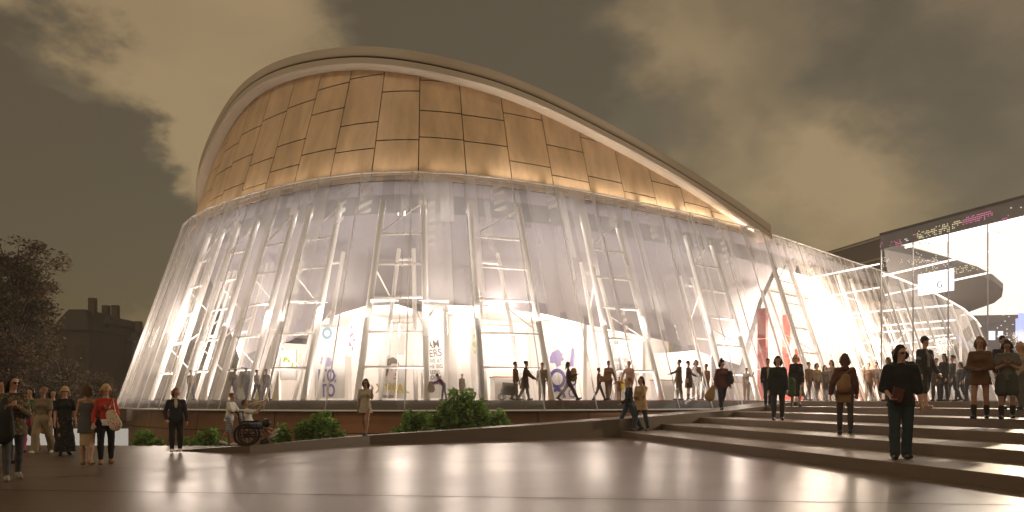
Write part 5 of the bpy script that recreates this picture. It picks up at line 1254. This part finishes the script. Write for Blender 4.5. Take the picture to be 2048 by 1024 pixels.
def pshape(e, name, pts, mat, y=-0.024):
    b = MB(); n = len(pts); V = [(p[0], y, p[1]) for p in pts] + [(p[0], y - .006, p[1]) for p in pts]
    b.add(V, [tuple(range(n, 2 * n))] + [(i, (i + 1) % n, n + (i + 1) % n, n + i) for i in range(n)]); return b.build(name, mat, e)
def blob(cx, cz, rx, rz, n=22, j=0.0, rnd=random.Random(2)): return [(cx + rx * math.cos(2 * PI * i / n) * (1 + rnd.uniform(-j, j)), cz + rz * math.sin(2 * PI * i / n) * (1 + rnd.uniform(-j, j))) for i in range(n)]
def pring(e, cx, cz, r, t, mat, half=False):
    b = MB(); n = 36; m_ = n // 2 if half else n; V = []
    for i in range(m_ + 1):
        a = 2 * PI * i / n
        for rr in (r - t, r): V.append((cx + rr * math.cos(a), -.028, cz + rr * math.sin(a)))
    b.add(V, [(2 * i, 2 * i + 1, 2 * i + 3, 2 * i + 2) for i in range(m_)]); return b.build('ring', mat, e)
e, w, h = poster("tall white banner with heavy violet letters ITO repeated and cut off at the foot", 630, 655, 690, 797)
ptext(e, 'ITO', -w * .10, h * .315, h * .245, VIOL, .70, bold=.03); ptext(e, 'ITO', -w * .10, h * .105, h * .245, VIOL, .70, bold=.03)
pshape(e, 'print_figure', blob(-w * .12, h * .52, w * .2, h * .07, j=.25), LILAC); pring(e, -w * .08, h * .92, w * .17, w * .08, TEAL)
for k in range(1): ptext(e, 'ito  ito', w * (.2 + .07 * k), h * .28, h * .055, VIOL, .8, rot=90)
e, w, h = poster("pale pink poster with magenta splashes hung high", 688, 650, 718, 712, paper=PPINK)
rr = random.Random(8)
for k in range(9): pshape(e, 'splash', blob(rr.uniform(-.1, .36) * w, rr.uniform(.15, .95) * h, w * rr.uniform(.03, .09), h * rr.uniform(.02, .08), 10, .4), MAG)
e, w, h = poster("square white poster with a brown haired head in half profile and yellow lettering", 757, 710, 813, 797)
pshape(e, 'print_neck', [(-.22 * w, .20 * h), (-.16 * w, .48 * h), (.10 * w, .42 * h), (.16 * w, .20 * h)], FACEI)
pshape(e, 'print_face', blob(.0 * w, .58 * h, .20 * w, .24 * h), PPINK, -.030)
pshape(e, 'print_hair', [(-.26 * w, .50 * h), (-.27 * w, .74 * h), (-.16 * w, .90 * h), (.02 * w, .95 * h), (.20 * w, .88 * h), (.24 * w, .76 * h), (.14 * w, .80 * h), (-.02 * w, .80 * h), (-.12 * w, .72 * h), (-.16 * w, .58 * h), (-.20 * w, .52 * h)], BRN, -.038)
for x in (-.02, .13): pshape(e, 'print_eye', blob(x * w, .655 * h, .035 * w, .012 * h, 10), BLK, -.038); pshape(e, 'print_brow', blob(x * w, .70 * h, .05 * w, .009 * h, 10), BRN, -.038)
pshape(e, 'print_mouth', blob(.09 * w, .46 * h, .05 * w, .012 * h, 10), BRN, -.038); pshape(e, 'print_nose', blob(.11 * w, .555 * h, .018 * w, .04 * h, 10), BRN, -.038)
ptext(e, 'XTRAL', -.0 * w, .22 * h, .30 * h, YEL, .85); ptext(e, 'SEASON', -.22 * w, .05 * h, .09 * h, BLK)
e, w, h = poster("narrow white poster packed with slanting brown hand lettering", 842, 668, 888, 797)
ptext(e, 'JAM', -.02 * w, .83 * h, .17 * h, BRN, .8, rot=-8); ptext(e, 'ERS', .12 * w, .70 * h, .16 * h, BRN, .8, rot=-8)
for k, s_ in enumerate(('LIVE AT', 'THE BIG', 'REBEL', 'ROOM', 'SUMMER')): ptext(e, s_, .1 * w, (.58 - .085 * k) * h, .085 * h, BRN, .8, rot=-3)
e, w, h = poster("small hanging poster with lime green scrawl", 943, 655, 964, 725)
for k in range(3): pshape(e, 'scrawl', blob(0, (.30 + .22 * k) * h, .38 * w, .085 * h, 16, .35), GRN)
e, w, h = poster("wide pale poster with thick blue violet rings", 1096, 690, 1152, 799)
pring(e, -.18 * w, .38 * h, .30 * w, .11 * w, VIOL); pring(e, -.18 * w, .0 + .03 * h, .30 * w, .11 * w, VIOL, True); pring(e, .36 * w, .34 * h, .15 * w, .055 * w, VIOL); pring(e, .36 * w, .12 * h, .15 * w, .055 * w, LILAC)
pshape(e, 'print_figure', blob(-.2 * w, .76 * h, .24 * w, .13 * h, 20, .3), LILAC); pshape(e, 'print_figure', [(.26 * w, .62 * h), (.34 * w, .95 * h), (.42 * w, .94 * h), (.40 * w, .60 * h)], LILAC)
e, w, h = poster("white notice with two thin lines of grey text", 1226, 690, 1256, 799)
ptext(e, 'EXHIBITION', 0, .72 * h, .10 * h, M['ink'], .8); ptext(e, 'PROGRAMME', 0, .60 * h, .10 * h, M['ink'], .8); pshape(e, 'print_figure', blob(.1 * w, .28 * h, .3 * w, .1 * h, 14, .3), YEL)
e, w, h = poster("pale board with lime dots at the curved end of the lobby", 560, 700, 592, 760)
for k in range(6): pshape(e, 'dot', blob(rr.uniform(-.3, .35) * w, rr.uniform(.3, .75) * h, .07 * w, .05 * h, 12, .3), GRN)
# lobby counter and light shelves
for px0, px1, lb in ((985, 1030, "white reception counter behind the brown coat"), (1310, 1340, "pale display plinth right of the buttoned tan coat"), (1478, 1500, "low pale counter beneath two leaning tubes")):
    s0, s1 = s_at(px0, 0.4), s_at(px1, 0.4); a, c = P3(s0, .4, 0), P3(s1, .4, 0)
    e = empty('counter', ((a.x + c.x) / 2, (a.y + c.y) / 2, FL), math.atan2(c.y - a.y, c.x - a.x)); tag(e, lb, 'counter'); w = (c - a).length
    b = MB(); b.box((0, 0, .5), (w, .6, 1.0)); b.build('body', M['white'], e); b = MB(); b.box((0, 0, 1.03), (w + .1, .7, .05)); b.build('counter_top', M['timber'], e)
# leaning timber slats at the entrance end
rnd = random.Random(31)
for i, px in enumerate(list(range(1640, 1700, 12)) + list(range(1706, 1756, 9)) + list(range(1768, 1940, 13))):
    off = rnd.uniform(.6, 2.0); s = s_at(px, off); ht = rnd.uniform(1.7, 3.2)
    b = MB(); a = P3(s, off, FL); c = P3(s - rnd.uniform(.3, .8), off - rnd.uniform(.6, 1.2), FL + ht); b.bar(a, c, rnd.uniform(.14, .34), .08, up=nv(s)); child(b, 'timber_slat', M[rnd.choice(['timber', 'timber', 'red', 'white', 'dark'])])

# ------------------------------------------------------------------ planting
def leafmat(name, cols, trans=0.35):
    m, nt, out = nodes(name); g = N(nt, "ShaderNodeNewGeometry"); rp_ = N(nt, "ShaderNodeValToRGB"); L(nt, g.outputs["Random Per Island"], rp_.inputs[0])
    cr = rp_.color_ramp; cr.elements[0].color = (*cols[0], 1); cr.elements[1].color = (*cols[-1], 1)
    for i, c in enumerate(cols[1:-1]): el = cr.elements.new((i + 1) / (len(cols) - 1)); el.color = (*c, 1)
    d = N(nt, "ShaderNodeBsdfPrincipled"); d.inputs["Roughness"].default_value = .8; d.inputs["Specular IOR Level"].default_value = .15; L(nt, rp_.outputs[0], d.inputs["Base Color"])
    t = N(nt, "ShaderNodeBsdfTranslucent"); L(nt, rp_.outputs[0], t.inputs[0]); mx = N(nt, "ShaderNodeMixShader"); mx.inputs[0].default_value = trans
    L(nt, d.outputs[0], mx.inputs[1]); L(nt, t.outputs[0], mx.inputs[2]); L(nt, mx.outputs[0], out.inputs[0]); return m
M['leaf'] = leafmat('leaf_green', [(0.10, 0.20, 0.035), (0.22, 0.37, 0.09), (0.36, 0.48, 0.17)], .55)  # greens raised in place of light falling on the shrubs
M['leaf_d'] = leafmat('leaf_dusk', [(0.045, 0.038, 0.018), (0.06, 0.048, 0.024), (0.07, 0.054, 0.03), (0.09, 0.06, 0.034)], .2)
M['leaf_p'] = leafmat('leaf_russet', [(0.055, 0.042, 0.022), (0.09, 0.06, 0.036), (0.15, 0.09, 0.06)], .2)
M['bark'] = solid('bark', (0.05, 0.035, 0.025), 0.9, 0, .3, 8)
def leaves(b, c, rad, n, size, rnd, squash=1.0):
    for _ in range(n):
        d = Vector((rnd.gauss(0, 1), rnd.gauss(0, 1), rnd.gauss(0, 1))).normalized() * rad * rnd.random() ** .45
        d.z *= squash; p = Vector(c) + d; u = Vector((rnd.gauss(0, 1), rnd.gauss(0, 1), rnd.gauss(0, .6))).normalized(); v = u.cross(Vector((rnd.gauss(0, 1), rnd.gauss(0, 1), rnd.gauss(0, 1)))).normalized()
        s_ = size * rnd.uniform(.6, 1.3); b.add([p - u * s_, p + v * s_ * .42, p + u * s_, p - v * s_ * .42], [(0, 1, 2, 3)])
rnd = random.Random(77)
def bush(label, px0, px1, ytop, Y):
    x0 = (px0 - CX) / F * Y; x1 = (px1 - CX) / F * Y; zt = EYE - (ytop - HY) / F * Y; w = (x1 - x0) / 2 * 1.15; zt += .15; cx = (x0 + x1) / 2
    e = empty('bush', (cx, Y, LOW)); tag(e, label, 'bush', 'bushes along the ramp'); H_ = zt - LOW
    st = MB(); fo = MB(); nc = max(7, int(w * 20))
    for k in range(nc):
        x = rnd.uniform(-.8, .8) * w; y = rnd.uniform(-.5, .5) * min(w, .8); prof_ = 1 - .45 * (x / w) ** 2
        tip = Vector((x, y, H_ * prof_ * rnd.uniform(.72, .95)))
        st.tube([(x * .4, y * .4, 0), (x * .8, y * .8, H_ * .45), tip], [.02, .014, .006], 5)
        for t_ in (.48, .62, .76, .88, .98): leaves(fo, Vector((x * .8, y * .8, H_ * .45)).lerp(tip, (t_ - .45) / .55) + Vector((rnd.uniform(-.12, .12), rnd.uniform(-.1, .1), 0)), .23 * (1.25 - t_ * .5), 46, .085, rnd)
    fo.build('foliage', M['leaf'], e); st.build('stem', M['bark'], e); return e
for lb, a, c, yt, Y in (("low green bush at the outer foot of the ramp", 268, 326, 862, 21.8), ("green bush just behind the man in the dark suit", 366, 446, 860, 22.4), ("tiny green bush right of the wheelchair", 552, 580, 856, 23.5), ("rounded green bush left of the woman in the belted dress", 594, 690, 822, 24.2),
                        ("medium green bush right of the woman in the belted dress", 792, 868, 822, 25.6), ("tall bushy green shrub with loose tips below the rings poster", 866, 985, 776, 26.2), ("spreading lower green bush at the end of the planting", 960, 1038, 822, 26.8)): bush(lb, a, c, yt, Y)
def tree(label, px, Y, ytop, wpx, mats, seed, name='tree', n=30):
    rnd = random.Random(seed); zt = EYE - (ytop - HY) / F * Y; H_ = zt - LOW; w = wpx / 2 / F * Y
    e = empty(name, ((px - CX) / F * Y, Y, LOW)); tag(e, label, 'tree', 'trees at dusk')
    tr_ = MB(); cr_ = MB(); cr2 = MB(); tr_.tube([(0, 0, 0), (.1, 0, H_ * .3), (.0, .1, H_ * .6), (.1, 0, H_ * .9)], [.24, .19, .11, .03], 9)
    for k in range(n):
        a = rnd.uniform(0, 2 * PI); zf = rnd.uniform(.34, .97); rr_ = w * (1 - abs(zf - .52) * 1.25) * rnd.uniform(.45, 1.0)
        tip = Vector((math.cos(a) * rr_, math.sin(a) * rr_, H_ * zf)); b0 = Vector((.05, 0, H_ * max(.18, zf - .25)))
        tr_.tube([b0, b0.lerp(tip, .5) + Vector((0, 0, .25)), tip], [.07, .045, .015], 5)
        for q in range(5):
            c = b0.lerp(tip, rnd.uniform(.45, 1.05)) + Vector((rnd.gauss(0, .35), rnd.gauss(0, .35), rnd.gauss(0, .3))); leaves(cr2 if (zf > .86 or rnd.random() < .1) else cr_, c, .6, 60, .10, rnd, .6)
    tr_.build('trunk', M['bark'], e); cr_.build('crown', mats[0], e)
    if cr2.v: cr2.build('crown', mats[1], e)
    return e
LD, LP_ = M['leaf_d'], M['leaf_p']
tree("tall dusk dark tree with russet tips at the plaza's far edge", 30, 40, 476, 215, (LD, LP_), 3, n=64)
tree("dusk tree cut by the picture edge beside the tall one", -75, 38, 490, 150, (LD, LP_), 8, n=34)
for i, (px, yt, w, Y, lb) in enumerate(((15, 672, 120, 36, "low russet tree under the tall dusk tree"), (125, 700, 110, 44, "low dark tree before the gabled houses"), (205, 745, 80, 48, "small dark tree next to the glass skirt's flare"))): tree(lb, px, Y, yt, w, (LP_ if i == 0 else LD, LP_), 20 + i, 'small_tree', 16)
# ------------------------------------------------------------------ old houses beyond, in the dusk
M['hs'] = solid('house_stone', (0.085, 0.062, 0.042), .9, 0, .15, 1); M['hr'] = solid('house_roof', (0.055, 0.042, 0.03), .9); M['hw'] = solid('house_window', (0.025, 0.02, 0.016), .3)
def house(label, px0, px1, yeave, yroof, Y, ch=()):
    x0 = (px0 - CX) / F * Y; x1 = (px1 - CX) / F * Y; ze = EYE - (yeave - HY) / F * Y; zr = EYE - (yroof - HY) / F * Y; w = x1 - x0; D = 9
    e = empty('old_house', ((x0 + x1) / 2, Y, LOW)); tag(e, label, 'house', 'houses at dusk')
    b = MB(); b.box((0, D / 2, (ze - LOW) / 2), (w, D, ze - LOW)); b.build('wall', M['hs'], e)
    b = MB(); z0, z1 = ze - LOW, zr - LOW; q = w * .5 + .2; q2 = max(.3, w * .5 - (z1 - z0) * .45)
    b.add([(-q, -.3, z0), (q, -.3, z0), (q, D + .3, z0), (-q, D + .3, z0), (-q2, 1.2, z1), (q2, 1.2, z1), (q2, D - 1.2, z1), (-q2, D - 1.2, z1)], [(0, 1, 5, 4), (1, 2, 6, 5), (2, 3, 7, 6), (3, 0, 4, 7), (4, 5, 6, 7), (3, 2, 1, 0)]); r_ = b.build('roof', M['hr'], e)
    for cx_ in ch:
        b = MB(); b.box((cx_ * w, 2.2, z1 + .3), (.7, .7, 2.2)); b.build('chimney', M['hs'], r_)
    n = max(2, int(w / 2.2)); fl = int((ze - LOW - 1) / 3)
    for i in range(n):
        for j in range(fl):
            b = MB(); b.box((-w / 2 + (i + .5) * w / n, -.03, 1.8 + j * 3), (.95, .1, 1.6)); b.build('window', M['hw'], e)
house("dark gabled house with a flat ridge beside the tall dusk tree", 105, 178, 660, 616, 84, (.3,)); house("dark house with two chimney stacks in the middle of the row", 176, 216, 648, 630, 88, (-.1, .38)); house("dark lower house with thin spires nearest the glass skirt", 216, 264, 682, 662, 92, (-.4, .42))
house("dark long terrace mostly behind the trees", -60, 104, 690, 655, 95, (.1,))
# ------------------------------------------------------------------ lower street; made-up wall glows in place of a bright lit patch
M['gloww'] = emit('glow_wall', (1.0, 0.90, 0.78), 0.4)
e = empty('low_wall', at(120, 860, 33)); tag(e, 'made-up low wall behind the walking women, glowing in place of a lit patch', 'wall')
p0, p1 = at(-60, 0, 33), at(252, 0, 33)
b = MB(); b.box(((p0.x + p1.x) / 2 - e.location.x, .3, .35 + .32 - .35), (p1.x - p0.x, .5, .55)); b.build('coping', M['rampm'], e, (0, 0, .35))
b = MB(); b.box(((p0.x + p1.x) / 2 - e.location.x, .1, -.42), (p1.x - p0.x, .2, .95)); b.build('glow_panel', M['gloww'], e)
# ------------------------------------------------------------------ dusk haze: one even volume round the whole place
HZ = bpy.data.materials.new('haze'); HZ.use_nodes = True; nt = HZ.node_tree; nt.nodes.clear()
out = nt.nodes.new("ShaderNodeOutputMaterial"); pv = nt.nodes.new("ShaderNodeVolumePrincipled")
pv.inputs["Color"].default_value = (0.9, 0.85, 0.78, 1); pv.inputs["Density"].default_value = 0.0011; pv.inputs["Anisotropy"].default_value = 0.2
L(nt, pv.outputs[0], out.inputs[1])
b = MB(); b.box((0, 55, 14), (260, 180, 34)); hz = b.build('haze', HZ); tag(hz, kind='stuff')
cy.volume_bounces = 0
